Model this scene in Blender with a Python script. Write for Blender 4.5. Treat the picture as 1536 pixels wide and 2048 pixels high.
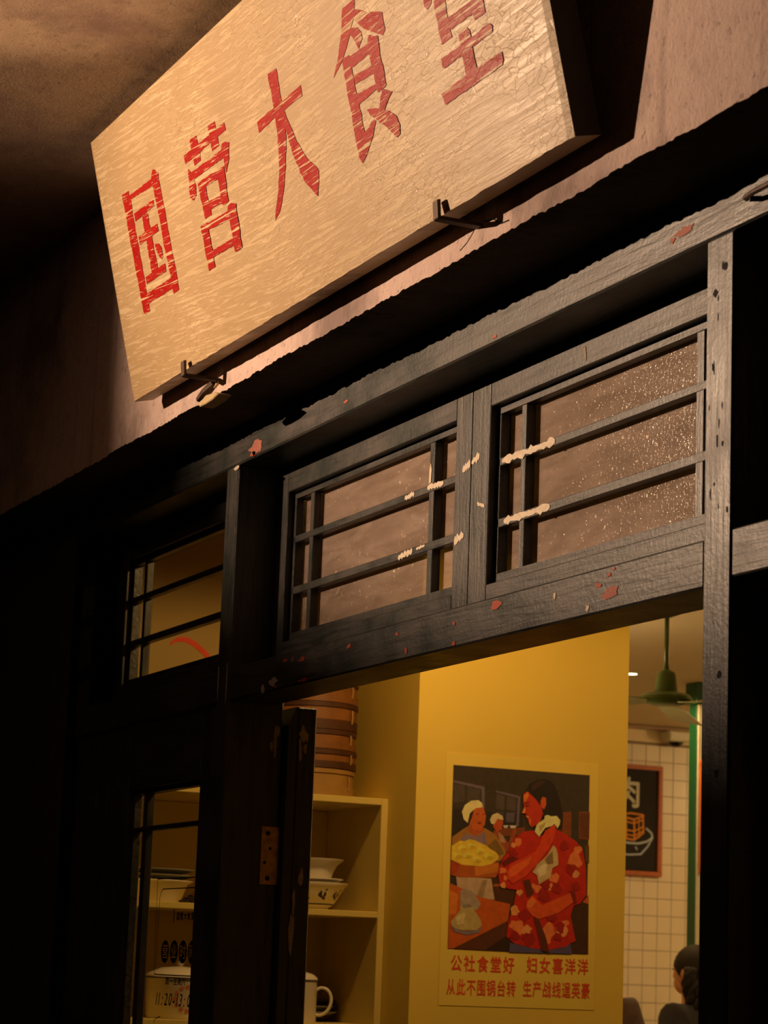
import bpy, bmesh, math, random
from mathutils import Vector, Matrix

SC = bpy.context.scene
COL = SC.collection
for o in list(bpy.data.objects):
    bpy.data.objects.remove(o)
RND = random.Random(7)

# ---------------------------------------------------------------- camera
F_PX = 4897.0
YAW, PITCH, ROLL = (math.radians(a) for a in (65.928, 10.691, 2.149))
EYE = Vector((3.449, -2.125, 1.5))
fwd = Vector((-math.sin(YAW) * math.cos(PITCH), math.cos(YAW) * math.cos(PITCH), math.sin(PITCH)))
rt = Vector((math.cos(YAW), math.sin(YAW), 0))
up = rt.cross(fwd)
r2 = math.cos(ROLL) * rt + math.sin(ROLL) * up
u2 = -math.sin(ROLL) * rt + math.cos(ROLL) * up
cam = bpy.data.cameras.new('camera')
cam.sensor_fit = 'VERTICAL'
cam.sensor_height = 36.0
cam.lens = F_PX * 36.0 / 2048.0
cam.clip_start = 0.05
cam.clip_end = 100
cam.dof.use_dof = True
cam.dof.focus_distance = 5.3
cam.dof.aperture_fstop = 9.5
camo = bpy.data.objects.new('camera', cam)
COL.objects.link(camo)
camo.matrix_world = Matrix(((r2.x, u2.x, -fwd.x, EYE.x), (r2.y, u2.y, -fwd.y, EYE.y), (r2.z, u2.z, -fwd.z, EYE.z), (0, 0, 0, 1)))
SC.camera = camo

CEIL_OUT = 3.592
# ---------------------------------------------------------------- world, lights, exposure
w = bpy.data.worlds.new('night')
SC.world = w
w.use_nodes = True
w.node_tree.nodes['Background'].inputs[0].default_value = (0.55, 0.42, 0.40, 1)
w.node_tree.nodes['Background'].inputs[1].default_value = 0.0012
SC.view_settings.view_transform = 'Standard'
SC.view_settings.look = 'None'
SC.view_settings.exposure = 0.0
SC.view_settings.gamma = 1.0
SC.view_settings.use_curve_mapping = False

def spot(name, loc, aim, power, color, cone, blend, size):
    l = bpy.data.lights.new(name, 'SPOT')
    l.energy = power; l.color = color
    l.spot_size = math.radians(cone); l.spot_blend = blend
    l.shadow_soft_size = size
    o = bpy.data.objects.new(name, l)
    COL.objects.link(o)
    o.location = loc
    o.rotation_euler = (Vector(aim) - Vector(loc)).to_track_quat('-Z', 'Y').to_euler()
    return o

SIGN_SPOT_LOC, SIGN_SPOT_AIM = (-3.30, -3.3, 3.46), (-0.90, 0.0, 3.12)
spot('sign_spotlight', SIGN_SPOT_LOC, SIGN_SPOT_AIM, 850, (1.0, 0.65, 0.41), 54, 1.0, 0.012)
spot('ceiling_uplight', (-0.9, -1.5, 2.3), (-1.42, -0.98, CEIL_OUT), 80, (1.0, 0.60, 0.33), 36, 0.5, 0.02)

# ---------------------------------------------------------------- materials
def lin(c):
    return tuple(((x / 255) / 12.92 if x <= 10 else (((x / 255) + 0.055) / 1.055) ** 2.4) for x in c)

class NT:
    def __init__(self, name):
        self.m = bpy.data.materials.new(name)
        self.m.use_nodes = True
        self.t = self.m.node_tree
        self.b = self.t.nodes['Principled BSDF']
        self.out = self.t.nodes['Material Output']
    def n(self, kind, **kw):
        x = self.t.nodes.new(kind)
        for k, v in kw.items():
            if k.startswith('i_'):
                x.inputs[int(k[2:])].default_value = v
            else:
                setattr(x, k, v)
        return x
    def l(self, a, b):
        self.t.links.new(a, b)
    def coord(self, scale=(1, 1, 1), loc=(0, 0, 0), rot=(0, 0, 0)):
        tc = self.n('ShaderNodeTexCoord')
        mp = self.n('ShaderNodeMapping')
        mp.inputs['Scale'].default_value = scale
        mp.inputs['Location'].default_value = loc
        mp.inputs['Rotation'].default_value = rot
        self.l(tc.outputs['Object'], mp.inputs['Vector'])
        return mp.outputs[0]
    def noise(self, vec, scale=1, detail=4, rough=0.55, dist=0):
        x = self.n('ShaderNodeTexNoise')
        x.inputs['Scale'].default_value = scale
        x.inputs['Detail'].default_value = detail
        x.inputs['Roughness'].default_value = rough
        x.inputs['Distortion'].default_value = dist
        self.l(vec, x.inputs['Vector'])
        return x.outputs[0]
    def ramp(self, fac, stops):
        r = self.n('ShaderNodeValToRGB')
        el = r.color_ramp.elements
        while len(el) < len(stops):
            el.new(0.5)
        for e, (p, c) in zip(el, stops):
            e.position = p
            e.color = (c, c, c, 1) if isinstance(c, (int, float)) else (*c, 1)
        self.l(fac, r.inputs[0])
        return r.outputs[0]
    def mix(self, fac, a, b, mode='MIX'):
        x = self.n('ShaderNodeMix', data_type='RGBA', blend_type=mode)
        if isinstance(fac, (int, float)):
            x.inputs[0].default_value = fac
        else:
            self.l(fac, x.inputs[0])
        for i, v in ((6, a), (7, b)):
            if isinstance(v, tuple):
                x.inputs[i].default_value = (*v[:3], 1)
            else:
                self.l(v, x.inputs[i])
        return x.outputs[2]
    def math(self, op, a, b=0.0, c=None):
        x = self.n('ShaderNodeMath', operation=op)
        for i, v in enumerate((a, b, c)):
            if v is None:
                continue
            if isinstance(v, (int, float)):
                x.inputs[i].default_value = v
            else:
                self.l(v, x.inputs[i])
        return x.outputs[0]
    def color(self, c):
        if isinstance(c, tuple):
            self.b.inputs['Base Color'].default_value = (*c[:3], 1)
        else:
            self.l(c, self.b.inputs['Base Color'])
    def rough(self, r):
        if isinstance(r, (int, float)):
            self.b.inputs['Roughness'].default_value = r
        else:
            self.l(r, self.b.inputs['Roughness'])
    def bump(self, h, strength=0.3, dist=0.01):
        b = self.n('ShaderNodeBump')
        b.inputs['Strength'].default_value = strength
        b.inputs['Distance'].default_value = dist
        self.l(h, b.inputs['Height'])
        self.l(b.outputs[0], self.b.inputs['Normal'])

def plain(name, c, rough=0.6, metal=0.0, var=0.12, scale=20):
    t = NT(name)
    v = t.coord((scale,) * 3)
    n = t.noise(v, 1, 3)
    k = t.ramp(n, [(0.3, 1 - var), (0.7, 1.0)])
    t.color(t.mix(1.0, tuple(c), k, 'MULTIPLY'))
    t.rough(rough)
    t.b.inputs['Metallic'].default_value = metal
    return t.m

def wood_paint(name, scale):
    """dark green-black paint over old timber; scale stretches the grain"""
    t = NT(name)
    g = t.coord(scale)
    iso = t.coord((1, 1, 1))
    grain = t.noise(g, 1, 5, 0.6, 0.6)
    blot = t.noise(iso, 7, 4, 0.6)
    fine = t.noise(iso, 90, 4, 0.65)
    c = t.mix(t.ramp(blot, [(0.35, 0.0), (0.65, 1.0)]), (0.036, 0.046, 0.040), (0.076, 0.066, 0.058))
    c = t.mix(t.ramp(grain, [(0.36, 0.9), (0.52, 0.0)]), c, (0.020, 0.020, 0.019))
    c = t.mix(t.ramp(fine, [(0.68, 0.0), (0.75, 0.5)]), c, (0.11, 0.10, 0.085))
    t.color(c)
    t.rough(t.ramp(blot, [(0.3, 0.34), (0.7, 0.52)]))
    h = t.math('ADD', t.math('MULTIPLY', grain, 0.8), t.math('MULTIPLY', fine, 0.45))
    t.bump(h, 0.5, 0.0035)
    return t.m

def build_sign_materials():
    out = []
    for kind in ('board', 'letters'):
        t = NT('sign_' + kind)
        wob = t.coord((1, 1, 1))
        sep = t.n('ShaderNodeSeparateXYZ'); t.l(wob, sep.inputs[0])
        drift = t.ramp(sep.outputs[0], [(0.0, 0.0), (1.0, 1.0)])
        lean = t.math('ADD', t.math('MULTIPLY', drift, 0.085), t.math('MULTIPLY', t.noise(t.coord((2.5, 2.5, 2.5)), 1, 1), 0.014))
        brush = t.math('ADD', sep.outputs[1], lean)
        def strokes(su, sv, off):
            c3 = t.n('ShaderNodeCombineXYZ')
            t.l(t.math('MULTIPLY_ADD', sep.outputs[0], su, off), c3.inputs[0])
            t.l(t.math('MULTIPLY', brush, sv), c3.inputs[1])
            return c3.outputs[0]
        streak = t.noise(strokes(4.6, 104, 0.0), 1, 4, 0.55, 0.55)
        streak2 = t.noise(strokes(13, 215, 3.1), 1, 3, 0.6, 0.5)
        patch = t.noise(wob, 3.2, 3, 0.5)
        vor = t.n('ShaderNodeTexVoronoi', feature='DISTANCE_TO_EDGE')
        vor.inputs['Scale'].default_value = 1
        vor.inputs['Randomness'].default_value = 1.0
        warp = t.noise(wob, 30, 2)
        vm = t.n('ShaderNodeVectorMath', operation='ADD')
        t.l(t.coord((26, 62, 62)), vm.inputs[0])
        wv = t.n('ShaderNodeVectorMath', operation='SCALE')
        cmb = t.n('ShaderNodeCombineXYZ')
        t.l(warp, cmb.inputs[0]); t.l(warp, cmb.inputs[1])
        t.l(cmb.outputs[0], wv.inputs[0]); wv.inputs['Scale'].default_value = 1.6
        t.l(wv.outputs[0], vm.inputs[1])
        t.l(vm.outputs[0], vor.inputs['Vector'])
        crack = t.ramp(vor.outputs['Distance'], [(0.008, 1.0), (0.030, 0.0)])
        cmask = t.ramp(patch, [(0.42, 0.1), (0.60, 0.9)])
        crack = t.math('MULTIPLY', crack, cmask)
        ridge = t.math('MULTIPLY', t.ramp(streak, [(0.55, 0.0), (0.58, 1.0)]), t.ramp(patch, [(0.3, 0.35), (0.6, 1.0)]))
        ridge2 = t.ramp(streak2, [(0.59, 0.0), (0.63, 1.0)])
        ridge_sheen = t.math('MAXIMUM', ridge, t.math('MULTIPLY', ridge2, 0.7))
        base = t.mix(t.ramp(patch, [(0.3, 0.0), (0.7, 1.0)]), (0.47, 0.325, 0.165), (0.56, 0.40, 0.21))
        cream = t.mix(t.math('MULTIPLY', ridge_sheen, 0.62), base, (0.88, 0.70, 0.44))  # sheen on the brush ridges put into the colour as paler streaks
        cream = t.mix(t.math('MULTIPLY', crack, 0.5), cream, (0.24, 0.155, 0.07))
        if kind == 'letters':
            red = t.mix(t.ramp(t.noise(wob, 16, 3), [(0.3, 0.0), (0.7, 1.0)]), (0.36, 0.005, 0.003), (0.44, 0.013, 0.007))
            worn = t.math('MAXIMUM', t.ramp(streak, [(0.575, 0.0), (0.61, 1.0)]), t.math('MULTIPLY', t.ramp(streak2, [(0.61, 0.0), (0.65, 1.0)]), 0.85))
            t.color(t.mix(worn, red, cream))
        else:
            t.color(cream)
        t.rough(t.ramp(streak, [(0.4, 0.46), (0.65, 0.30)]))
        h = t.math('SUBTRACT', t.math('ADD', streak, t.math('MULTIPLY', streak2, 0.35)), t.math('MULTIPLY', crack, 0.5))
        t.bump(h, 0.32, 0.003)
        t.b.inputs['Specular IOR Level'].default_value = 0.3 if kind == 'board' else 0.12
        out.append(t.m)
    return out
M_BOARD, M_LETTER = build_sign_materials()

def concrete(name, c1, c2, stain, bump=0.5):
    t = NT(name)
    iso = t.coord((1, 1, 1))
    big = t.noise(iso, 1.7, 5, 0.6)
    drip = t.noise(t.coord((14, 14, 1.6)), 1, 5, 0.6, 0.4)
    fine = t.noise(iso, 120, 5, 0.7)
    mid = t.noise(iso, 22, 5, 0.65)
    c = t.mix(t.ramp(mid, [(0.3, 0.0), (0.7, 1.0)]), c1, c2)
    c = t.mix(t.math('MULTIPLY', t.ramp(big, [(0.5, 0.0), (0.64, 1.0)]), 0.75), c, stain)
    c = t.mix(t.math('MULTIPLY', t.ramp(drip, [(0.56, 0.0), (0.72, 1.0)]), 0.45), c, stain)
    pit = t.noise(t.coord((70, 70, 48)), 1, 4, 0.7)
    c = t.mix(t.ramp(pit, [(0.60, 0.0), (0.68, 0.75)]), c, tuple(x * 0.4 for x in c1))
    c = t.mix(t.ramp(fine, [(0.60, 0.0), (0.70, 0.6)]), c, tuple(x * 0.45 for x in c1))
    t.color(c)
    t.rough(0.92)
    t.bump(t.math('SUBTRACT', t.math('ADD', mid, t.math('MULTIPLY', fine, 0.8)), t.math('MULTIPLY', pit, 0.8)), bump, 0.006)
    return t.m

M_SHADE_TIMBER = plain('shade_black_timber', (0.004, 0.004, 0.004), 1.0)  # timber blackened so stray lamplight leaves the far post in shade
M_SHADE_TIMBER.node_tree.nodes['Principled BSDF'].inputs['Specular IOR Level'].default_value = 0.0
M_SIGNEDGE = plain('dark_sign_edge', (0.045, 0.028, 0.016), 0.7, 0, 0.3, 30)
M_SOFFIT_SHADE = concrete('shade_darkened_soffit', (0.085, 0.062, 0.045), (0.12, 0.085, 0.06), (0.02, 0.016, 0.013))  # shade under the fascia put into the colour as darker render
M_WOODH = wood_paint('dark_timber_lengthwise', (5, 60, 60))
M_WOODV = wood_paint('dark_timber_upright', (60, 60, 5))
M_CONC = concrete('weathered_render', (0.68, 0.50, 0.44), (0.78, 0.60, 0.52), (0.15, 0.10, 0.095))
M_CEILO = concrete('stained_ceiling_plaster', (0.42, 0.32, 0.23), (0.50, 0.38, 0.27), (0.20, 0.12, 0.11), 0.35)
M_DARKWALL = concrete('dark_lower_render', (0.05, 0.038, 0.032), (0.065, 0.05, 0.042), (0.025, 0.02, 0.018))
M_PLASTER = concrete('broken_plaster', (0.55, 0.42, 0.20), (0.65, 0.50, 0.28), (0.30, 0.2, 0.1))
M_GROUND = concrete('stone_ground', (0.06, 0.05, 0.045), (0.08, 0.065, 0.055), (0.03, 0.025, 0.022))
M_IRON = plain('rusty_iron', (0.10, 0.065, 0.045), 0.65, 0.5, 0.4, 60)
M_BRASS = plain('aged_brass', (0.62, 0.38, 0.14), 0.42, 0.9, 0.5, 50)
M_HOLE = plain('dark_hole', (0.006, 0.005, 0.004), 0.9)
M_REDCHIP = plain('bared_red_primer', (0.62, 0.10, 0.035), 0.7, 0, 0.35, 160)
M_PINKCHIP = plain('faded_red_primer', (0.52, 0.17, 0.12), 0.75, 0, 0.3, 160)
M_WHITECHIP = plain('scraped_white_undercoat', (0.92, 0.78, 0.60), 0.8, 0, 0.25, 130)
M_GREYCHIP = plain('scuffed_grey_undercoat', (0.72, 0.62, 0.62), 0.8, 0, 0.4, 160)

def yellow_wall(name, c, var=0.08):
    t = NT(name)
    iso = t.coord((1, 1, 1))
    n = t.noise(iso, 2.2, 4, 0.5)
    f = t.noise(iso, 160, 2, 0.5)
    t.color(t.mix(1.0, tuple(c), t.ramp(n, [(0.3, 1 - var), (0.7, 1.0)]), 'MULTIPLY'))
    t.rough(0.75)
    t.bump(f, 0.08, 0.002)
    return t.m
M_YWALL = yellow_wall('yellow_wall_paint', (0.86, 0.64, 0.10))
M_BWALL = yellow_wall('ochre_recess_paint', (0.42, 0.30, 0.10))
M_ICEIL = yellow_wall('cream_ceiling_paint', (0.84, 0.72, 0.50), 0.05)
M_IFLOOR = plain('terrazzo_floor', (0.10, 0.08, 0.065), 0.5, 0, 0.3, 40)
M_SHELF = yellow_wall('cream_shelf_paint', (0.72, 0.57, 0.15))
M_GROUT = plain('tile_grout', (0.30, 0.24, 0.18), 0.9)
M_TILE = plain('glazed_cream_tile', (0.80, 0.74, 0.62), 0.30, 0, 0.06, 6)
M_CORN = plain('brown_cornice', (0.36, 0.24, 0.15), 0.6)
M_GREEN = plain('green_gloss_paint', (0.006, 0.075, 0.03), 0.3)
M_FANGREEN = plain('fan_green_enamel', (0.075, 0.14, 0.03), 0.32)
M_FANPALE = plain('fan_pale_blade', (0.42, 0.45, 0.24), 0.38)
M_WHITEPAINT = plain('white_gloss_paint', (0.74, 0.74, 0.62), 0.4)
M_BLACK = plain('black_plastic', (0.012, 0.012, 0.014), 0.2)
M_REDFRAME = plain('red_brown_frame', (0.46, 0.11, 0.02), 0.45, 0, 0.2, 30)
M_BAMBOO = plain('steamed_bamboo', (0.29, 0.115, 0.026), 0.5, 0, 0.4, 14)
M_BAMBOO2 = plain('pale_bamboo', (0.40, 0.23, 0.055), 0.55, 0, 0.2, 14)
M_BAMDARK = plain('dark_bamboo_rim', (0.09, 0.03, 0.008), 0.6, 0, 0.4, 20)
M_ENAMEL = plain('white_enamel', (0.86, 0.80, 0.66), 0.22, 0, 0.05, 10)
M_NAVY = plain('navy_enamel_rim', (0.02, 0.03, 0.05), 0.3)
M_PORC = plain('white_porcelain', (0.84, 0.79, 0.66), 0.18, 0, 0.05, 10)
M_BLUEDOT = plain('dark_blue_glaze', (0.02, 0.025, 0.05), 0.25)
M_GREYDISH = plain('grey_dish', (0.33, 0.32, 0.24), 0.25, 0, 0.1, 20)
M_DARKDISH = plain('dark_dish', (0.035, 0.03, 0.022), 0.3)
M_REDPRINT = plain('faded_red_print', (0.55, 0.16, 0.08), 0.5)
M_DRIED = plain('dried_tea_leaves', (0.055, 0.03, 0.015), 0.9, 0, 0.5, 80)
M_SKIN = plain('skin', (0.62, 0.30, 0.16), 0.5, 0, 0.05, 10)
M_HAIR = plain('black_hair', (0.014, 0.009, 0.007), 0.75, 0, 0.4, 60)
M_NAVYCLOTH = plain('navy_jacket', (0.030, 0.030, 0.042), 0.85, 0, 0.3, 40)
M_GREYCLOTH = plain('plum_grey_coat', (0.16, 0.115, 0.12), 0.9, 0, 0.2, 40)
M_TROUSER = plain('dark_trousers', (0.03, 0.03, 0.035), 0.9)
M_PAPER = plain('aged_paper', (0.88, 0.68, 0.12), 0.7, 0, 0.05, 8)
M_REDINK = plain('red_ink', (0.80, 0.075, 0.02), 0.7)
M_DECAL = plain('black_lettering', (0.006, 0.006, 0.007), 0.6)
M_DECALC = plain('cream_lettering', (0.78, 0.66, 0.46), 0.7)
M_CHALKBOARD = plain('chalkboard', (0.014, 0.011, 0.010), 0.8, 0, 0.3, 12)
M_CHALKW = plain('white_chalk', (0.74, 0.78, 0.70), 0.9, 0, 0.35, 120)
M_CHALKO = plain('orange_chalk', (0.85, 0.33, 0.05), 0.9, 0, 0.3, 120)
M_CHALKB = plain('blue_chalk', (0.55, 0.66, 0.85), 0.9, 0, 0.3, 120)

def ink_print():
    t = NT('printed_picture')
    a = t.n('ShaderNodeAttribute', attribute_name='ink')
    n = t.noise(t.coord((1, 1, 1)), 45, 4, 0.6)
    t.color(t.mix(1.0, a.outputs['Color'], t.ramp(n, [(0.3, 0.75), (0.7, 1.0)]), 'MULTIPLY'))
    t.rough(0.6)
    return t.m
M_PRINT = ink_print()

def glass(name, dusty):
    t = NT(name)
    iso = t.coord((1, 1, 1))
    tr = t.n('ShaderNodeBsdfTransparent')
    tr.inputs[0].default_value = (0.93, 0.90, 0.82, 1) if dusty else (0.97, 0.97, 0.95, 1)
    gl = t.n('ShaderNodeBsdfGlossy')
    gl.inputs['Roughness'].default_value = 0.12 if dusty else 0.03
    bm = t.n('ShaderNodeBump')
    bm.inputs['Strength'].default_value = 0.4 if dusty else 0.05
    bm.inputs['Distance'].default_value = 0.004
    specks = t.noise(iso, 110, 3, 0.6)
    t.l(specks, bm.inputs['Height'])
    t.l(bm.outputs[0], gl.inputs['Normal'])
    m1 = t.n('ShaderNodeMixShader')
    m1.inputs[0].default_value = 0.055 if dusty else 0.04
    t.l(tr.outputs[0], m1.inputs[1]); t.l(gl.outputs[0], m1.inputs[2])
    last = m1.outputs[0]
    if dusty:
        df = t.n('ShaderNodeBsdfDiffuse')
        smear = t.noise(t.coord((5, 5, 28)), 1, 4, 0.6, 0.5)
        blot = t.noise(iso, 9, 4, 0.6)
        c = t.mix(t.ramp(smear, [(0.35, 0.0), (0.7, 1.0)]), (0.32, 0.24, 0.185), (0.50, 0.39, 0.32))
        dots = t.ramp(t.noise(t.coord((80, 80, 95)), 1, 2, 0.5), [(0.66, 0.0), (0.71, 1.0)])
        where = t.ramp(t.noise(iso, 4.0, 2), [(0.40, 0.0), (0.60, 1.0)])
        dots = t.math('MULTIPLY', dots, where)
        c = t.mix(dots, c, (0.95, 0.82, 0.66))
        t.l(c, df.inputs[0])
        m2 = t.n('ShaderNodeMixShader')
        fac = t.math('ADD', t.math('MULTIPLY', blot, 0.25), 0.48)
        fac = t.math('MAXIMUM', fac, dots)
        t.l(fac, m2.inputs[0])
        t.l(last, m2.inputs[1]); t.l(df.outputs[0], m2.inputs[2])
        last = m2.outputs[0]
    t.l(last, t.out.inputs[0])
    return t.m
M_DUSTY = glass('dusty_window_glass', True)
M_CLEAR = glass('clear_window_glass', False)

def emitter(name, c, s):
    t = NT(name)
    t.color((0.02, 0.02, 0.02))
    t.b.inputs['Emission Color'].default_value = (*c, 1)
    t.b.inputs['Emission Strength'].default_value = s
    return t.m
M_LAMP = emitter('lit_lamp_lens', (1.0, 0.78, 0.45), 12)

# ---------------------------------------------------------------- mesh helpers
class MB:
    def __init__(self):
        self.v = []; self.f = []; self.c = []
    def add(self, vs, fs, col=None):
        k = len(self.v)
        self.v += [tuple(p) for p in vs]
        self.f += [tuple(i + k for i in f) for f in fs]
        self.c += [col] * len(fs)
        return self
    def box(self, x0, x1, y0, y1, z0, z1):
        return self.add([(x0, y0, z0), (x1, y0, z0), (x1, y1, z0), (x0, y1, z0), (x0, y0, z1), (x1, y0, z1), (x1, y1, z1), (x0, y1, z1)],
                        [(3, 2, 1, 0), (4, 5, 6, 7), (0, 1, 5, 4), (1, 2, 6, 5), (2, 3, 7, 6), (3, 0, 4, 7)])
    def prism(self, poly, axis, a, b, col=None):
        """polygon extruded along axis from a to b; poly gives the two other coordinates in x, y, z order"""
        def P(p, t):
            return {'x': (t, p[0], p[1]), 'y': (p[0], t, p[1]), 'z': (p[0], p[1], t)}[axis]
        n = len(poly)
        return self.add([P(p, a) for p in poly] + [P(p, b) for p in poly],
                        [tuple(range(n)), tuple(range(2 * n - 1, n - 1, -1))] + [(i, i + n, (i + 1) % n + n, (i + 1) % n) for i in range(n)], col)
    def flat(self, poly, axis, a, col=None):
        def P(p, t):
            return {'x': (t, p[0], p[1]), 'y': (p[0], t, p[1]), 'z': (p[0], p[1], t)}[axis]
        return self.add([P(p, a) for p in poly], [tuple(range(len(poly)))], col)
    def lathe(self, prof, c=(0, 0, 0), seg=32, cap=False):
        vs = []; fs = []
        n = len(prof)
        for i in range(seg):
            a = 2 * math.pi * i / seg
            for r, z in prof:
                vs.append((c[0] + r * math.cos(a), c[1] + r * math.sin(a), c[2] + z))
        for i in range(seg):
            j = (i + 1) % seg
            for k in range(n - 1):
                fs.append((i * n + k, j * n + k, j * n + k + 1, i * n + k + 1))
        return self.add(vs, fs)
    def tube(self, pts, r, seg=8):
        pts = [Vector(p) for p in pts]
        rr = r if isinstance(r, (list, tuple)) else [r] * len(pts)
        vs = []; fs = []
        ref = Vector((0.31, 0.17, 0.93))
        for i, p in enumerate(pts):
            d = (pts[min(i + 1, len(pts) - 1)] - pts[max(i - 1, 0)]).normalized()
            a = d.cross(ref)
            if a.length < 1e-3:
                a = d.cross(Vector((1, 0, 0)))
            a.normalize(); b = d.cross(a)
            for k in range(seg):
                t = 2 * math.pi * k / seg
                vs.append(p + (a * math.cos(t) + b * math.sin(t)) * rr[i])
        for i in range(len(pts) - 1):
            for k in range(seg):
                fs.append((i * seg + k, i * seg + (k + 1) % seg, (i + 1) * seg + (k + 1) % seg, (i + 1) * seg + k))
        fs.append(tuple(range(seg - 1, -1, -1)))
        fs.append(tuple((len(pts) - 1) * seg + k for k in range(seg)))
        return self.add(vs, fs)
    def sphere(self, c, r, seg=20, rings=12):
        vs = []; fs = []
        r = (r, r, r) if isinstance(r, (int, float)) else r
        for i in range(rings + 1):
            a = math.pi * i / rings
            for k in range(seg):
                t = 2 * math.pi * k / seg
                vs.append((c[0] + r[0] * math.sin(a) * math.cos(t), c[1] + r[1] * math.sin(a) * math.sin(t), c[2] + r[2] * math.cos(a)))
        for i in range(rings):
            for k in range(seg):
                fs.append((i * seg + k, (i + 1) * seg + k, (i + 1) * seg + (k + 1) % seg, i * seg + (k + 1) % seg))
        return self.add(vs, fs)
    def mesh(self, name):
        me = bpy.data.meshes.new(name)
        me.from_pydata(self.v, [], self.f)
        if any(c is not None for c in self.c):
            at = me.color_attributes.new('ink', 'FLOAT_COLOR', 'CORNER')
            for p in me.polygons:
                c = self.c[p.index] or (0.5, 0.5, 0.5)
                for li in p.loop_indices:
                    at.data[li].color = (*c, 1)
        return me
    def build(self, name, mat, parent=None, smooth=False, bevel=0.0, fix=True, loc=None):
        me = self.mesh(name)
        if fix and not self.c.count(None) < len(self.c):
            bm = bmesh.new(); bm.from_mesh(me)
            bmesh.ops.remove_doubles(bm, verts=bm.verts, dist=1e-6)
            bmesh.ops.recalc_face_normals(bm, faces=bm.faces)
            if bevel > 0:
                ed = [e for e in bm.edges if len(e.link_faces) == 2 and e.calc_face_angle(0) > 0.6]
                bmesh.ops.bevel(bm, geom=ed, offset=bevel, segments=1, affect='EDGES')
            bm.to_mesh(me); bm.free()
        if smooth:
            for p in me.polygons:
                p.use_smooth = True
        me.materials.append(mat)
        o = bpy.data.objects.new(name, me)
        COL.objects.link(o)
        if loc:
            o.location = loc
        if parent is not None:
            o.parent = parent
        return o

def smooth_path(pts, n=5):
    pts = [Vector(q) for q in pts]; out = []
    for i in range(len(pts) - 1):
        a, b, c, d = pts[max(i - 1, 0)], pts[i], pts[i + 1], pts[min(i + 2, len(pts) - 1)]
        for k in range(n):
            t = k / n
            out.append(0.5 * ((2 * b) + (c - a) * t + (2 * a - 5 * b + 4 * c - d) * t * t + (3 * b - a - 3 * c + d) * t ** 3))
    return out + [pts[-1]]

def auto_smooth(o, ang=40):
    for p in o.data.polygons:
        p.use_smooth = True
    bm = bmesh.new(); bm.from_mesh(o.data)
    for e in bm.edges:
        if len(e.link_faces) == 2 and e.calc_face_angle(0) > math.radians(ang):
            e.smooth = False
    bm.to_mesh(o.data); bm.free()
    return o

def tag(o, label=None, cat=None, group=None, kind=None):
    if label: o['label'] = label
    if cat: o['category'] = cat
    if group: o['group'] = group
    if kind: o['kind'] = kind
    return o

def empty(name, loc=(0, 0, 0), rz=0.0):
    o = bpy.data.objects.new(name, None)
    COL.objects.link(o)
    o.empty_display_size = 0.1
    o.location = loc
    o.rotation_euler = (0, 0, rz)
    return o

def copy_tree(o, parent=None):
    c = o.copy()
    COL.objects.link(c)
    if parent is not None:
        c.parent = parent
    for ch in list(o.children):
        copy_tree(ch, c)
    return c

def blob(cx, cy, rx, ry, n=11, rough=0.35, seed=0):
    r = random.Random(seed)
    out = []
    for i in range(n):
        a = 2 * math.pi * i / n
        k = 1 + rough * (r.random() - 0.5) * 2
        out.append((cx + rx * k * math.cos(a), cy + ry * k * math.sin(a)))
    return out

def stroke(pts, wd):
    """outline polygons for a polyline of width wd"""
    out = []
    for (x0, y0), (x1, y1) in zip(pts, pts[1:]):
        d = Vector((x1 - x0, y1 - y0)); L = d.length or 1e-6
        d /= L; n = Vector((-d.y, d.x)) * wd / 2; e = d * wd * 0.3
        out.append([(x0 - e.x + n.x, y0 - e.y + n.y), (x0 - e.x - n.x, y0 - e.y - n.y), (x1 + e.x - n.x, y1 + e.y - n.y), (x1 + e.x + n.x, y1 + e.y + n.y)])
    return out

_GL = {}
def glyph(ch, bold=0.0):
    """triangulated outline of one character on a unit em square"""
    if (ch, bold) not in _GL:
        cu = bpy.data.curves.new('glyph', 'FONT')
        cu.body = ch; cu.size = 1.0; cu.offset = bold; cu.resolution_u = 4
        cu.align_x = 'CENTER'; cu.align_y = 'BOTTOM_BASELINE'
        o = bpy.data.objects.new('glyph', cu)
        COL.objects.link(o)
        dg = bpy.context.evaluated_depsgraph_get()
        me = o.evaluated_get(dg).to_mesh()
        vs = [(v.co.x, v.co.y) for v in me.vertices]
        fs = [tuple(p.vertices) for p in me.polygons]
        o.evaluated_get(dg).to_mesh_clear()
        bpy.data.objects.remove(o); bpy.data.curves.remove(cu)
        _GL[(ch, bold)] = (vs, fs)
    return _GL[(ch, bold)]

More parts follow.
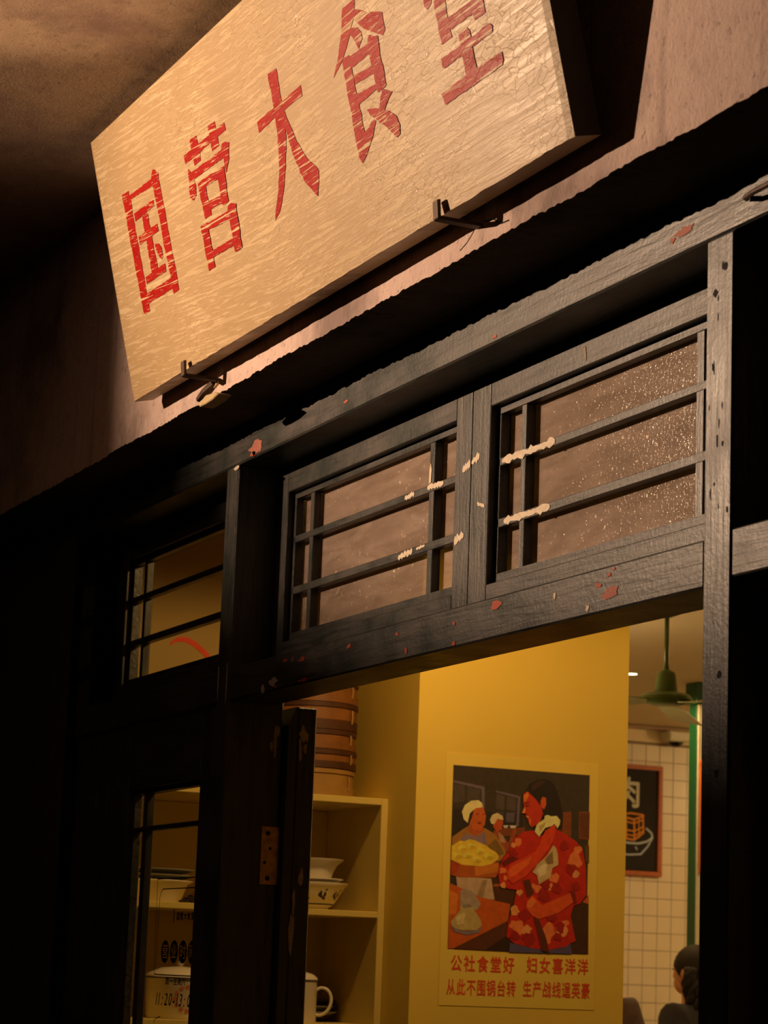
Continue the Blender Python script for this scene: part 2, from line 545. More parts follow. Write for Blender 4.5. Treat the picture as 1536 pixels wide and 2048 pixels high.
def pierced_oval(mb, ch, cx, cz, rx, rz, gw, gh, y):
    """an oval badge with the character cut out of it, so that light shows through"""
    cu = bpy.data.curves.new('glyph', 'FONT'); cu.body = ch; cu.size = 1.0; cu.align_x = 'CENTER'
    o = bpy.data.objects.new('glyph', cu); COL.objects.link(o)
    dg = bpy.context.evaluated_depsgraph_get()
    src = o.to_curve(dg)
    c2 = bpy.data.curves.new('badge', 'CURVE'); c2.dimensions = '2D'; c2.fill_mode = 'FRONT'; c2.resolution_u = 4
    for s in src.splines:
        n = c2.splines.new('BEZIER'); n.bezier_points.add(len(s.bezier_points) - 1)
        for a, b in zip(n.bezier_points, s.bezier_points):
            for at in ('co', 'handle_left', 'handle_right'):
                v = getattr(b, at); setattr(a, at, (v.x * gw, (v.y - 0.36) * gh, 0))
            a.handle_left_type = a.handle_right_type = 'FREE'
            for at in ('co', 'handle_left', 'handle_right'):
                v = getattr(b, at); setattr(a, at, (v.x * gw, (v.y - 0.36) * gh, 0))
        n.use_cyclic_u = True
    e = c2.splines.new('POLY'); e.points.add(31)
    for k in range(32):
        t = 2 * math.pi * k / 32
        e.points[k].co = (rx * math.cos(t), rz * math.sin(t), 0, 1)
    e.use_cyclic_u = True
    o2 = bpy.data.objects.new('badge', c2); COL.objects.link(o2)
    dg = bpy.context.evaluated_depsgraph_get()
    me = o2.evaluated_get(dg).to_mesh()
    mb.add([(cx + v.co.x, y, cz + v.co.y) for v in me.vertices], [tuple(q.vertices) for q in me.polygons])
    o2.evaluated_get(dg).to_mesh_clear(); o.to_curve_clear()
    for q in (o, o2): bpy.data.objects.remove(q)
    bpy.data.curves.remove(cu); bpy.data.curves.remove(c2)

def put_glyph(mb, ch, place, bold=0.0, nrm=(0, 0, 0)):
    """place maps em coordinates (centred, -0.5..0.5) to 3-D"""
    vs, fs = glyph(ch)
    if not vs:
        return
    for k, (dx, dy) in enumerate(((0, 0),) if bold <= 0 else ((-bold, 0), (bold, 0), (0, -bold), (0, bold))):
        e = Vector(nrm) * (0.00012 * k)
        mb.add([Vector(place(x + dx, (y + dy - 0.36))) + e for x, y in vs], fs)
GLYPHS = {
 'guo': [
  [(0.169,0.492),(0.218,0.490),(0.218,0.479),(0.225,0.463),(0.220,0.432),(0.222,0.362),(0.224,0.314),(0.226,0.229),(0.226,0.183),(0.189,0.183),(0.180,0.194),(0.181,0.248),(0.172,0.371),(0.173,0.437),(0.169,0.475)],
  [(0.204,0.475),(0.223,0.477),(0.392,0.474),(0.393,0.456),(0.206,0.467)],
  [(0.401,0.492),(0.433,0.475),(0.428,0.459),(0.434,0.351),(0.439,0.187),(0.397,0.184),(0.400,0.223),(0.390,0.318),(0.389,0.386),(0.384,0.453),(0.382,0.478)],
  [(0.220,0.227),(0.398,0.225),(0.401,0.198),(0.238,0.202),(0.215,0.201)],
  [(0.230,0.429),(0.372,0.425),(0.370,0.410),(0.231,0.408)],
  [(0.282,0.407),(0.320,0.405),(0.326,0.265),(0.282,0.267)],
  [(0.234,0.369),(0.370,0.366),(0.372,0.347),(0.235,0.348)],
  [(0.237,0.267),(0.378,0.266),(0.377,0.247),(0.236,0.249)],
  [(0.333,0.324),(0.358,0.320),(0.373,0.306),(0.373,0.283),(0.360,0.279),(0.349,0.290)],
 ],
 'ying': [
  [(0.657,0.487),(0.699,0.486),(0.703,0.467),(0.705,0.440),(0.701,0.426),(0.660,0.425),(0.660,0.442)],
  [(0.775,0.485),(0.818,0.484),(0.820,0.426),(0.777,0.425)],
  [(0.606,0.465),(0.870,0.464),(0.872,0.447),(0.608,0.444)],
  [(0.619,0.430),(0.634,0.417),(0.643,0.397),(0.649,0.382),(0.641,0.360),(0.620,0.354),(0.603,0.363),(0.605,0.383),(0.614,0.402)],
  [(0.619,0.417),(0.645,0.417),(0.826,0.413),(0.837,0.394),(0.641,0.398),(0.615,0.399)],
  [(0.837,0.425),(0.856,0.424),(0.879,0.416),(0.863,0.383),(0.835,0.358),(0.832,0.378),(0.834,0.393),(0.825,0.410)],
  [(0.662,0.382),(0.704,0.383),(0.710,0.295),(0.670,0.296)],
  [(0.670,0.382),(0.781,0.381),(0.828,0.376),(0.828,0.364),(0.791,0.359),(0.672,0.365)],
  [(0.781,0.381),(0.826,0.376),(0.821,0.297),(0.783,0.296),(0.782,0.336)],
  [(0.701,0.329),(0.820,0.316),(0.817,0.300),(0.707,0.309),(0.691,0.319)],
  [(0.636,0.289),(0.680,0.286),(0.681,0.181),(0.640,0.181)],
  [(0.644,0.285),(0.812,0.278),(0.837,0.268),(0.816,0.256),(0.653,0.272)],
  [(0.812,0.288),(0.832,0.290),(0.860,0.281),(0.855,0.267),(0.852,0.183),(0.809,0.183),(0.808,0.240),(0.805,0.275)],
  [(0.644,0.220),(0.850,0.214),(0.850,0.198),(0.647,0.205)],
 ],
 'da': [
  [(1.046,0.411),(1.292,0.415),(1.291,0.392),(1.244,0.393),(1.152,0.392),(1.046,0.387)],
  [(1.142,0.487),(1.188,0.485),(1.187,0.421),(1.193,0.395),(1.189,0.372),(1.173,0.326),(1.151,0.281),(1.119,0.236),(1.081,0.201),(1.050,0.190),(1.060,0.207),(1.095,0.246),(1.121,0.299),(1.139,0.362),(1.143,0.397),(1.142,0.430)],
  [(1.183,0.391),(1.194,0.388),(1.204,0.362),(1.226,0.314),(1.258,0.272),(1.301,0.236),(1.307,0.228),(1.298,0.206),(1.282,0.180),(1.229,0.227),(1.207,0.272),(1.194,0.310),(1.182,0.352)],
 ],
 'shi': [
  [(1.543,0.492),(1.571,0.491),(1.602,0.491),(1.594,0.476),(1.579,0.455),(1.553,0.432),(1.528,0.414),(1.505,0.399),(1.465,0.385),(1.447,0.378),(1.459,0.387),(1.481,0.405),(1.511,0.440),(1.528,0.467)],
  [(1.589,0.474),(1.614,0.464),(1.639,0.450),(1.705,0.427),(1.704,0.411),(1.705,0.392),(1.691,0.385),(1.645,0.409),(1.623,0.421),(1.597,0.442),(1.578,0.462)],
  [(1.559,0.445),(1.590,0.436),(1.604,0.422),(1.604,0.408),(1.581,0.395),(1.570,0.415),(1.554,0.434)],
  [(1.500,0.397),(1.533,0.399),(1.545,0.237),(1.592,0.249),(1.600,0.243),(1.578,0.221),(1.539,0.196),(1.510,0.184),(1.501,0.198),(1.498,0.228),(1.500,0.344)],
  [(1.508,0.401),(1.545,0.394),(1.622,0.392),(1.634,0.406),(1.671,0.391),(1.668,0.374),(1.625,0.372),(1.539,0.371)],
  [(1.626,0.401),(1.668,0.393),(1.669,0.293),(1.629,0.291),(1.622,0.357)],
  [(1.540,0.354),(1.656,0.345),(1.653,0.330),(1.540,0.336)],
  [(1.538,0.317),(1.661,0.305),(1.663,0.291),(1.625,0.299),(1.538,0.295)],
  [(1.652,0.291),(1.690,0.274),(1.672,0.268),(1.643,0.251),(1.624,0.260),(1.637,0.279)],
  [(1.571,0.275),(1.604,0.268),(1.659,0.246),(1.688,0.226),(1.696,0.206),(1.691,0.190),(1.675,0.187),(1.629,0.227),(1.600,0.248),(1.582,0.260)],
 ],
 'tang': [
  [(1.880,0.428),(1.914,0.427),(1.908,0.386),(1.902,0.374),(1.884,0.368),(1.874,0.378)],
  [(1.890,0.425),(2.159,0.417),(2.163,0.401),(1.891,0.409)],
  [(2.137,0.420),(2.170,0.419),(2.179,0.395),(2.144,0.365),(2.127,0.371)],
  [(1.913,0.407),(1.958,0.400),(1.956,0.353),(1.955,0.327),(1.958,0.291),(1.914,0.291),(1.913,0.344)],
  [(1.918,0.403),(2.073,0.395),(2.090,0.388),(2.089,0.374),(1.924,0.380)],
  [(1.953,0.328),(2.049,0.328),(2.091,0.316),(2.071,0.304),(1.962,0.305),(1.931,0.312)],
  [(2.058,0.395),(2.096,0.392),(2.092,0.312),(2.092,0.291),(2.049,0.291)],
  [(2.032,0.480),(2.070,0.475),(2.062,0.405),(2.036,0.408)],
  [(1.927,0.479),(1.950,0.477),(1.976,0.430),(1.952,0.429)],
  [(2.133,0.461),(2.159,0.453),(2.111,0.415),(2.092,0.419)],
  [(1.983,0.289),(2.016,0.290),(2.025,0.281),(2.028,0.200),(1.984,0.207)],
  [(1.904,0.268),(1.982,0.267),(2.057,0.267),(2.073,0.270),(2.101,0.268),(2.108,0.261),(2.104,0.251),(2.050,0.250),(1.908,0.248),(1.902,0.253)],
  [(1.880,0.209),(1.992,0.210),(2.034,0.210),(2.124,0.209),(2.124,0.193),(2.117,0.186),(2.012,0.185),(1.888,0.185)],
 ],
}

# ================================================================ SETTING: outside
def noise1(x, s):
    r = random.Random(int(math.floor(x * s)) * 7919 + int(s * 13)).random()
    r2_ = random.Random((int(math.floor(x * s)) + 1) * 7919 + int(s * 13)).random()
    t = x * s - math.floor(x * s)
    t = t * t * (3 - 2 * t)
    return r * (1 - t) + r2_ * t - 0.5

W_Y, SOFFIT = -0.177, 2.845
def fascia():
    mb = MB()
    xs = []
    x = -7.0
    while x < 3.0:
        xs.append(x)
        x += 0.005 if -3.8 < x < 0.9 else 0.08
    rows = []
    for x in xs:
        j = 0.005 * noise1(x, 6) + 0.003 * noise1(x, 27) + 0.004 * noise1(x, 85)
        k = abs(0.0025 * noise1(x + 50, 24) + 0.0018 * noise1(x + 50, 90))
        zb = SOFFIT + j
        d = 0.004 * noise1(x, 5)
        rows.append([(x, 0.15, CEIL_OUT + 0.1), (x, W_Y + d, CEIL_OUT + 0.1), (x, W_Y + d, 3.1), (x, W_Y + d * 0.6, zb + 0.022),
                     (x, W_Y + k * 0.4, zb), (x, W_Y + 0.010 + k * 2, zb + 0.0015), (x, W_Y + 0.05, SOFFIT), (x, 0.15, SOFFIT)])
    n = len(rows[0])
    vs = [p for r in rows for p in r]
    fs = []
    for i in range(len(rows) - 1):
        for k in range(n):
            a, b = i * n + k, i * n + (k + 1) % n
            fs.append((a, b, b + n, a + n))
    mb.add(vs, fs)
    o = mb.build('wall_front', M_CONC)
    o.data.materials.append(M_SOFFIT_SHADE)
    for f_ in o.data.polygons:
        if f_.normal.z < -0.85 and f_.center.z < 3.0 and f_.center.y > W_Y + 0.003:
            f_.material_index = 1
    tag(o, 'weathered pinkish render wall with a ragged lower edge behind the sign', 'wall', kind='structure')
    return o
WALL_FRONT = fascia()

def struct(name, mb, mat, label, cat, **kw):
    o = mb.build(name, mat, **kw)
    return tag(o, label, cat, kind='structure')

struct('ceiling_outside', MB().box(-7, 4.5, -6, 0.1, CEIL_OUT, CEIL_OUT + 0.1), M_CEILO, 'stained plaster ceiling over the walkway above the sign', 'ceiling')
struct('floor_outside', MB().box(-7, 6, -6, 0.0, -0.1, 0.0), M_GROUND, 'dark stone paving of the walkway outside the door', 'floor')
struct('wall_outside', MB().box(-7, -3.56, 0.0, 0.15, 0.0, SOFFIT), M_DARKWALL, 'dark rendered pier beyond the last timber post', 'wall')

def bar(name, x0, x1, y0, y1, z0, z1, mat, parent=None, bevel=0.003):
    return MB().box(x0, x1, y0, y1, z0, z1).build(name, mat, parent, bevel=bevel)

BEAM_Z = 2.748
beam = tag(bar('trim_1', -3.56, 2.4, 0.0, 0.13, BEAM_Z, SOFFIT, M_WOODH, bevel=0.004), 'long dark timber beam under the render, red chips bared', 'beam', kind='structure')
post_l = tag(bar('trim_2', -2.295, -2.215, 0.0, 0.152, 0, BEAM_Z, M_WOODV, bevel=0.004), 'dark timber door post with brass strike plate on its side', 'post', kind='structure')
post_r = tag(bar('trim_3', 0.0, 0.085, 0.0, 0.152, 0, BEAM_Z, M_WOODV, bevel=0.004), 'worn brown timber post at the near side of the doorway', 'post', kind='structure')
lintel = tag(bar('trim_4', -2.215, 0.0, 0.002, 0.13, 2.15, 2.232, M_WOODH, bevel=0.004), 'timber lintel across the doorway, speckled with red chips', 'lintel', kind='structure')
tag(bar('trim_5', -3.48, -2.295, 0.002, 0.13, 2.15, 2.232, M_WOODH), 'dark timber lintel over the glazed door with lettering', 'lintel', kind='structure')
tag(bar('trim_6', 0.085, 1.30, 0.002, 0.13, 2.158, 2.238, M_WOODH), 'short timber rail meeting the near post at the picture edge', 'lintel', kind='structure')
tag(bar('trim_7', -3.56, -3.48, 0.0, 0.152, 0, BEAM_Z, M_SHADE_TIMBER), 'far dark timber post beside the rendered pier', 'post', kind='structure')
tag(bar('trim_8', 1.30, 1.385, 0.0, 0.152, 0, BEAM_Z, M_WOODV), 'nearest timber post, out past the short rail', 'post', kind='structure')

def chip_y(parent, poly, y, mat, name='paint_chip', t=0.0012):
    return MB().prism(poly, 'y', y - t, y + 0.0005).build(name, mat, parent)
def chip_x(parent, poly, x, mat, name='paint_chip', t=0.0012):
    return MB().prism(poly, 'x', x + t, x - 0.0005).build(name, mat, parent)

# chips on the upper beam
chip_y(beam, blob(-2.098, 2.772, 0.045, 0.017, 14, 0.35, 3), 0, M_PINKCHIP)
chip_y(beam, blob(-2.115, 2.756, 0.016, 0.006, 9, 0.4, 5), 0, M_REDCHIP)
chip_y(beam, blob(-0.075, 2.787, 0.030, 0.008, 12, 0.3, 8), 0, M_PINKCHIP)
chip_y(beam, blob(-0.112, 2.780, 0.009, 0.005, 8, 0.4, 9), 0, M_REDCHIP)
chip_y(beam, blob(-1.540, 2.776, 0.012, 0.0035, 8, 0.3, 10), 0, M_REDCHIP)
chip_y(beam, blob(-0.796, 2.760, 0.010, 0.003, 8, 0.3, 11), 0, M_REDCHIP)
MB().tube([(0.13, -0.004, 2.788), (0.15, -0.02, 2.781), (0.19, -0.03, 2.778), (0.25, -0.03, 2.779)], 0.005, 8).build('iron_nail', M_IRON, beam)
chip_y(post_l, blob(-2.228, 2.741, 0.020, 0.005, 10, 0.3, 12), 0, M_WHITECHIP)
chip_y(post_l, blob(-2.284, 2.20, 0.004, 0.035, 10, 0.4, 13), 0, M_GREYCHIP)
chip_y(post_l, blob(-2.224, 2.19, 0.003, 0.045, 10, 0.4, 14), 0, M_GREYCHIP)
for i, (x, z, rx, rz, m) in enumerate([(-0.761, 2.214, 0.020, 0.007, M_REDCHIP), (-0.31, 2.182, 0.030, 0.010, M_PINKCHIP), (-0.357, 2.201, 0.010, 0.005, M_REDCHIP), (-0.318, 2.214, 0.006, 0.004, M_REDCHIP),
        (-0.395, 2.163, 0.006, 0.007, M_WHITECHIP), (-1.730, 2.157, 0.026, 0.004, M_REDCHIP), (-1.844, 2.214, 0.014, 0.004, M_REDCHIP), (-1.745, 2.206, 0.018, 0.005, M_REDCHIP), (-1.80, 2.212, 0.006, 0.008, M_PINKCHIP),
        (-1.917, 2.170, 0.030, 0.009, M_GREYCHIP), (-1.90, 2.158, 0.008, 0.004, M_REDCHIP), (-0.945, 2.199, 0.009, 0.004, M_REDCHIP), (-1.219, 2.207, 0.009, 0.004, M_REDCHIP), (-1.472, 2.208, 0.010, 0.005, M_REDCHIP),
        (-1.171, 2.166, 0.006, 0.007, M_REDCHIP), (-0.944, 2.158, 0.007, 0.004, M_REDCHIP), (-0.52, 2.20, 0.004, 0.006, M_WHITECHIP), (-1.98, 2.158, 0.010, 0.010, M_GREYCHIP), (-0.30, 2.223, 0.005, 0.003, M_REDCHIP)]):
    chip_y(lintel, blob(x, z, rx, rz, 9, 0.45, 20 + i), 0.002, m)
for i, (z, y) in enumerate([(2.0, 0.055), (1.84, 0.05), (2.65, 0.03), (2.69, 0.06)]):
    chip_y(post_r, blob(y, z, 0.007, 0.007, 8, 0.2, 50 + i), 0, M_HOLE, 'nail_hole', 0.0006)
for i in range(14):
    chip_y(post_r, blob(RND.uniform(0.012, 0.075), RND.uniform(2.25, 2.72), RND.uniform(0.0015, 0.0032), RND.uniform(0.003, 0.014), 8, 0.5, 70 + i), 0, M_HOLE, 'wood_scar', 0.0004)

# brass strike plate on the jamb side of the far post
sp = MB().box(-2.2165, -2.213, 0.107, 0.1535, 1.707, 1.848).build('strike_plate', M_BRASS, post_l)
for z, y, r in ((1.832, 0.124, 0.006), (1.722, 0.127, 0.006), (1.795, 0.131, 0.004), (1.76, 0.118, 0.004)):
    MB().prism([(y + r * math.cos(a * math.pi / 6), z + r * math.sin(a * math.pi / 6)) for a in range(12)], 'x', -2.2125, -2.214).build('screw_hole', M_HOLE, sp)
for i, (y, z, ry, rz) in enumerate([(0.133, 2.062, 0.006, 0.035), (0.124, 2.048, 0.004, 0.012), (0.140, 2.085, 0.004, 0.012)]):
    chip_x(post_l, blob(y, z, ry, rz, 10, 0.45, 90 + i), -2.215, M_GREYCHIP)

# ---------------------------------------------------------------- lattice windows
def lattice(root, ox0, ox1, oz0, oz1, yf, vert, horiz, edge, panes_mat):
    """thin lattice bars filling an opening; yf is its front; glass sits behind"""
    d = 0.022
    b = MB()
    e = edge
    b.box(ox0, ox1, yf, yf + d, oz1 - e, oz1)
    b.box(ox0, ox1, yf, yf + d, oz0, oz0 + e * 1.4)
    b.box(ox0, ox0 + e * 0.9, yf, yf + d, oz0 + e * 1.4, oz1 - e)
    b.box(ox1 - e * 0.9, ox1, yf, yf + d, oz0 + e * 1.4, oz1 - e)
    b.build('lattice_border', M_WOODH, root, bevel=0.0015)
    muntins = []
    for a, c in vert:
        muntins.append(bar('muntin', a, c, yf + 0.001, yf + d, oz0 + e, oz1 - e, M_WOODV, root, 0.0015))
    for a, c in horiz:
        muntins.append(bar('muntin', ox0 + e * 0.5, ox1 - e * 0.5, yf, yf + d, a, c, M_WOODH, root, 0.0015))
    xs = [ox0] + [(a + c) / 2 for a, c in vert] + [ox1]
    zs = [oz0] + [(a + c) / 2 for a, c in sorted(horiz)] + [oz1]
    panes = []
    for i in range(len(xs) - 1):
        for k in range(len(zs) - 1):
            panes.append(MB().box(xs[i] + 0.0005, xs[i + 1] - 0.0005, yf + d + 0.003, yf + d + 0.006, zs[k] + 0.0005, zs[k + 1] - 0.0005).build('pane', panes_mat, root))
    return muntins, panes

def sash(name, x0, x1, sl, sr, glassm, label):
    root = tag(empty(name, (0, 0, 0)), label, 'window', kind='structure')
    z0, z1 = 2.2325, 2.7475
    oz0, oz1 = 2.299, 2.677
    yf, yb = 0.11, 0.160
    s = [bar('stile', x0, x0 + sl, yf, yb, z0, z1, M_WOODV, root, 0.002), bar('stile', x1 - sr, x1, yf, yb, z0, z1, M_WOODV, root, 0.002),
         bar('rail', x0 + sl, x1 - sr, yf, yb, oz1, z1, M_WOODH, root, 0.002), bar('rail', x0 + sl, x1 - sr, yf, yb, z0, oz0, M_WOODH, root, 0.002)]
    ox0, ox1 = x0 + sl, x1 - sr
    mu, pa = lattice(root, ox0, ox1, oz0, oz1, 0.128, [(ox0 + 0.105, ox0 + 0.127), (ox1 - 0.169, ox1 - 0.143)], [(2.418, 2.437), (2.549, 2.566)], 0.016, glassm)
    return root, s, mu
w1 = sash('window_1', -3.478, -2.297, 0.078, 0.078, M_CLEAR, 'dark lattice transom window, the far one over the glazed door')
w2, s2, m2 = sash('window_2', -2.213, -1.111, 0.067, 0.077, M_DUSTY, 'dusty lattice transom sash on the far half of the doorway')
w3, s3, m3 = sash('window_3', -1.109, -0.002, 0.084, 0.068, M_DUSTY, 'dusty lattice transom sash beside the near worn post')
w4 = sash('window_4', 0.087, 1.298, 0.078, 0.078, M_CLEAR, 'lattice transom window over the short rail, nearest of all')

# white and pale scrapes on the sashes
def scrape(parent, pts, y, seed, mat=M_WHITECHIP):
    r = random.Random(seed)
    top = []; bot = []
    for (x, z, h) in pts:
        top.append((x, z + h * (0.5 + 0.35 * (r.random() - 0.5))))
        bot.append((x, z - h * (0.5 + 0.35 * (r.random() - 0.5))))
    return MB().prism(top + bot[::-1], 'y', y - 0.0012, y + 0.0005).build('paint_scrape', mat, parent)
def line_scrape(parent, x0, x1, z0, z1, h, y, seed, n=9):
    r = random.Random(seed); n = n * 2 + 3
    return scrape(parent, [(x0 + (x1 - x0) * i / (n - 1), z0 + (z1 - z0) * i / (n - 1), h * (0.35 if i in (0, n - 1) else r.uniform(0.5, 1.1))) for i in range(n)], y, seed)
line_scrape(m3[3], -1.000, -0.770, 2.5575, 2.5575, 0.0185, 0.128, 1)
line_scrape(m3[2], -0.985, -0.785, 2.4275, 2.4275, 0.016, 0.128, 2)
line_scrape(s2[1], -1.150, -1.113, 2.562, 2.570, 0.020, 0.11, 3, 6)
line_scrape(s3[0], -1.107, -1.070, 2.570, 2.580, 0.018, 0.11, 4, 5)
line_scrape(s2[1], -1.180, -1.135, 2.412, 2.420, 0.018, 0.11, 5, 6)
line_scrape(s3[0], -1.075, -1.040, 2.478, 2.466, 0.009, 0.11, 6, 5)
line_scrape(m2[3], -1.480, -1.430, 2.556, 2.559, 0.016, 0.128, 7, 6)
line_scrape(m2[3], -1.362, -1.28, 2.561, 2.559, 0.016, 0.128, 8, 6)
line_scrape(m2[2], -1.505, -1.43, 2.424, 2.429, 0.016, 0.128, 9, 6)
line_scrape(m2[2], -1.41, -1.365, 2.430, 2.432, 0.007, 0.128, 10, 5)
chip_y(m2[1], [(-1.357, 2.568), (-1.347, 2.57), (-1.345, 2.60), (-1.35, 2.615), (-1.356, 2.60)], 0.129, M_WHITECHIP)
chip_y(s3[2], blob(-0.62, 2.70, 0.004, 0.014, 9, 0.5, 130), 0.11, M_PLASTER)

# ---------------------------------------------------------------- door leaves
def leaf(name, x0, x1, yf, sl, sr, top, verts, horiz, label, th=0.045):
    root = tag(empty(name, (0, 0, 0)), label, 'door', kind='structure')
    z1 = 2.147
    bar('stile', x0, x0 + sl, yf, yf + th, 0.01, z1, M_WOODV, root)
    bar('stile', x1 - sr, x1, yf, yf + th, 0.01, z1, M_WOODV, root)
    bar('rail', x0 + sl, x1 - sr, yf, yf + th, top, z1, M_WOODH, root)
    bar('rail', x0 + sl, x1 - sr, yf, yf + th, 0.80, 0.90, M_WOODH, root)
    bar('rail', x0 + sl, x1 - sr, yf, yf + th, 0.01, 0.14, M_WOODH, root)
    bar('panel', x0 + sl, x1 - sr, yf + 0.015, yf + 0.03, 0.14, 0.80, M_WOODV, root)
    mu, pa = lattice(root, x0 + sl, x1 - sr, 0.90, top, yf + 0.018, verts, horiz, 0.012, M_CLEAR)
    return root, pa
d1, pa1 = leaf('door_1', -3.06, -2.297, 0.012, 0.075, 0.118, 1.97, [(-2.90, -2.87)], [(1.856, 1.869)], 'glazed dark door leaf with opening hours lettered on its pane')
d2 = tag(empty('door_2', (0, 0, 0)), 'boarded dark door leaf beside the far post', 'door', kind='structure')
for k in range(4):
    bar('plank', -3.478 + k * 0.1035, -3.3765 + k * 0.1035, 0.014, 0.05, 0.01, 2.147, M_WOODV, d2)
bar('ledge', -3.478, -3.064, 0.05, 0.07, 0.4, 0.5, M_WOODH, d2)
bar('ledge', -3.478, -3.064, 0.05, 0.07, 1.7, 1.8, M_WOODH, d2)
d4, _ = leaf('door_4', 0.087, 1.298, 0.10, 0.10, 0.10, 1.97, [(0.30, 0.33)], [(1.856, 1.869)], 'nearest dark glazed door leaf, under the short rail')

# open leaf folded back behind the far post
d3 = tag(empty('door_3', (0, 0, 0)), 'chipped black door leaf folded open behind the post with the strike plate', 'door', kind='structure')
MB().prism([(-2.28, 0.01), (-2.19, 0.01), (-2.19, 2.147), (-2.28, 2.147)], 'y', 0.182, 0.232).build('stile', M_WOODV, d3, bevel=0.003)
MB().prism([(0.158, 0.01), (0.182, 0.01), (0.182, 2.147), (0.177, 2.147), (0.158, 2.10)], 'x', -2.28, -2.192).build('meeting_bead', M_WOODV, d3)
bar('stile', -2.80, -2.70, 0.182, 0.232, 0.01, 2.147, M_WOODV, d3)
bar('rail', -2.70, -2.28, 0.182, 0.232, 2.04, 2.147, M_WOODH, d3)
bar('rail', -2.70, -2.28, 0.182, 0.232, 0.80, 0.90, M_WOODH, d3)
bar('rail', -2.70, -2.28, 0.182, 0.232, 0.01, 0.14, M_WOODH, d3)
bar('panel', -2.70, -2.28, 0.200, 0.215, 0.14, 0.80, M_WOODV, d3)
MB().box(-2.70, -2.28, 0.205, 0.209, 0.90, 2.04).build('pane', M_CLEAR, d3)
for i, (y, z, ry, rz) in enumerate([(0.197, 2.080, 0.011, 0.024), (0.190, 2.045, 0.005, 0.03), (0.203, 2.045, 0.004, 0.02), (0.186, 1.60, 0.006, 0.055), (0.190, 1.66, 0.004, 0.03), (0.205, 1.73, 0.006, 0.018)]):
    chip_x(d3, blob(y, z, ry, rz, 10, 0.45, 140 + i), -2.19, M_GREYCHIP)

# lettering on the big pane of door_1
big = [p for p in pa1 if abs(sum(v.co.x for v in p.data.vertices) / len(p.data.vertices) + 2.65) < 0.12]
big.sort(key=lambda p: sum(v.co.z for v in p.data.vertices))
pane = big[0]
GY = 0.0535
def on_glass(cx, cz, wd, ht, y=GY):
    return lambda x, y_: (cx + x * wd, y, cz + y_ * ht)
for ch_, cx in zip('营业时间', (-2.729, -2.660, -2.592, -2.524)):
    ov = MB()
    pierced_oval(ov, ch_, cx, 1.538, 0.031, 0.0295, 0.048, 0.040, GY)
    ov.build('heading_badge', M_DECAL, pane, fix=False)
tx = MB()
for i, ch_ in enumerate('国营大食堂'):
    put_glyph(tx, ch_, on_glass(-2.641 + 0.0272 * i, 1.629, 0.027, 0.021), 0.03, (0, -1, 0))
for i, ch_ in enumerate('周一至周六'):
    put_glyph(tx, ch_, on_glass(-2.70 + 0.0312 * i, 1.463, 0.031, 0.022), 0.02, (0, -1, 0))
for ch_, cx in zip('11:20-13:00', (-2.776, -2.755, -2.730, -2.700, -2.668, -2.640, -2.615, -2.588, -2.560, -2.527, -2.49)):
    put_glyph(tx, ch_, lambda x, y_, cx=cx: (cx + x * 0.048 + y_ * 0.012, GY, 1.417 + (y_ - 0.0) * 0.045), 0.012, (0, -1, 0))
for p in stroke([(-2.675, 1.645), (-2.670, 1.630), (-2.676, 1.615)], 0.006):
    tx.flat(p, 'y', GY)
tx.build('opening_hours_lettering', M_DECAL, pane, fix=False)
fr = MB()
for pl_ in ([(-2.42, 1.728), (-2.817, 1.728), (-2.806, 1.479), (-2.75, 1.478), (-2.42, 1.478)], [(-2.42, 1.701), (-2.770, 1.701), (-2.783, 1.694), (-2.792, 1.679), (-2.797, 1.50)], [(-2.79, 1.34), (-2.788, 1.355), (-2.775, 1.365), (-2.739, 1.371)]):
    for k_, p in enumerate(stroke(pl_, 0.003)):
        fr.flat(p, 'y', GY - 0.0001 * k_)
fr.build('thin_border_lines', M_DECAL, pane, fix=False)

# ================================================================ SIGN
SIGN_O = (-2.325, -0.252, 2.898)
sign = tag(empty('shop_sign', SIGN_O), 'cream lacquered sign board with big red characters, tilted over the doorway', 'sign')
sign.rotation_euler = (math.radians(103.3), 0, 0)
SL, SH, ST = 2.303, 0.677, 0.0555
def board():
    mb = MB(); n = 120
    r = random.Random(4)
    prof = [(0, -ST), (0, -0.004), (0.004, 0), (SH - 0.004, 0), (SH, -0.004), (SH, -ST)]
    rows = []
    for i in range(n + 1):
        x = SL * i / n
        e = 0.0022 * noise1(x, 25) + 0.0018 * noise1(x, 90)
        inset = 0.004 if i in (0, n) else 0
        rows.append([(x, max(-0.001, e) if k < 3 else y, z - (inset if k in (2, 3) else 0)) if k == 2 else (x, y, z - (inset if k in (2, 3) else 0)) for k, (y, z) in enumerate(prof)])
    m = len(prof)
    vs = [p for q in rows for p in q]; fs = []
    for i in range(n):
        for k in range(m):
            a, b = i * m + k, i * m + (k + 1) % m
            fs.append((a, b, b + m, a + m))
    fs.append(tuple(range(m))); fs.append(tuple(n * m + k for k in range(m)))
    return mb.add(vs, fs)
bo = board().build('board', M_BOARD, sign)
bo.data.materials.append(M_SIGNEDGE)
for f_ in bo.data.polygons:
    if abs(f_.normal.x) > 0.7 or f_.normal.z < -0.7:
        f_.material_index = 1
def jag(poly, seed):
    """a dry-brush edge: subdivide and jitter"""
    r = random.Random(seed); out = []
    n = len(poly)
    for i in range(n):
        (x0, y0), (x1, y1) = poly[i], poly[(i + 1) % n]
        L = math.hypot(x1 - x0, (y1 - y0) * 1.0)
        k = max(1, int(L / 0.012))
        for j in range(k):
            t = j / k
            out.append((x0 + (x1 - x0) * t + (r.uniform(-0.0028, 0.0028) if j else 0), y0 + (y1 - y0) * t + (r.uniform(-0.0010, 0.0010) if j else 0)))
    return out
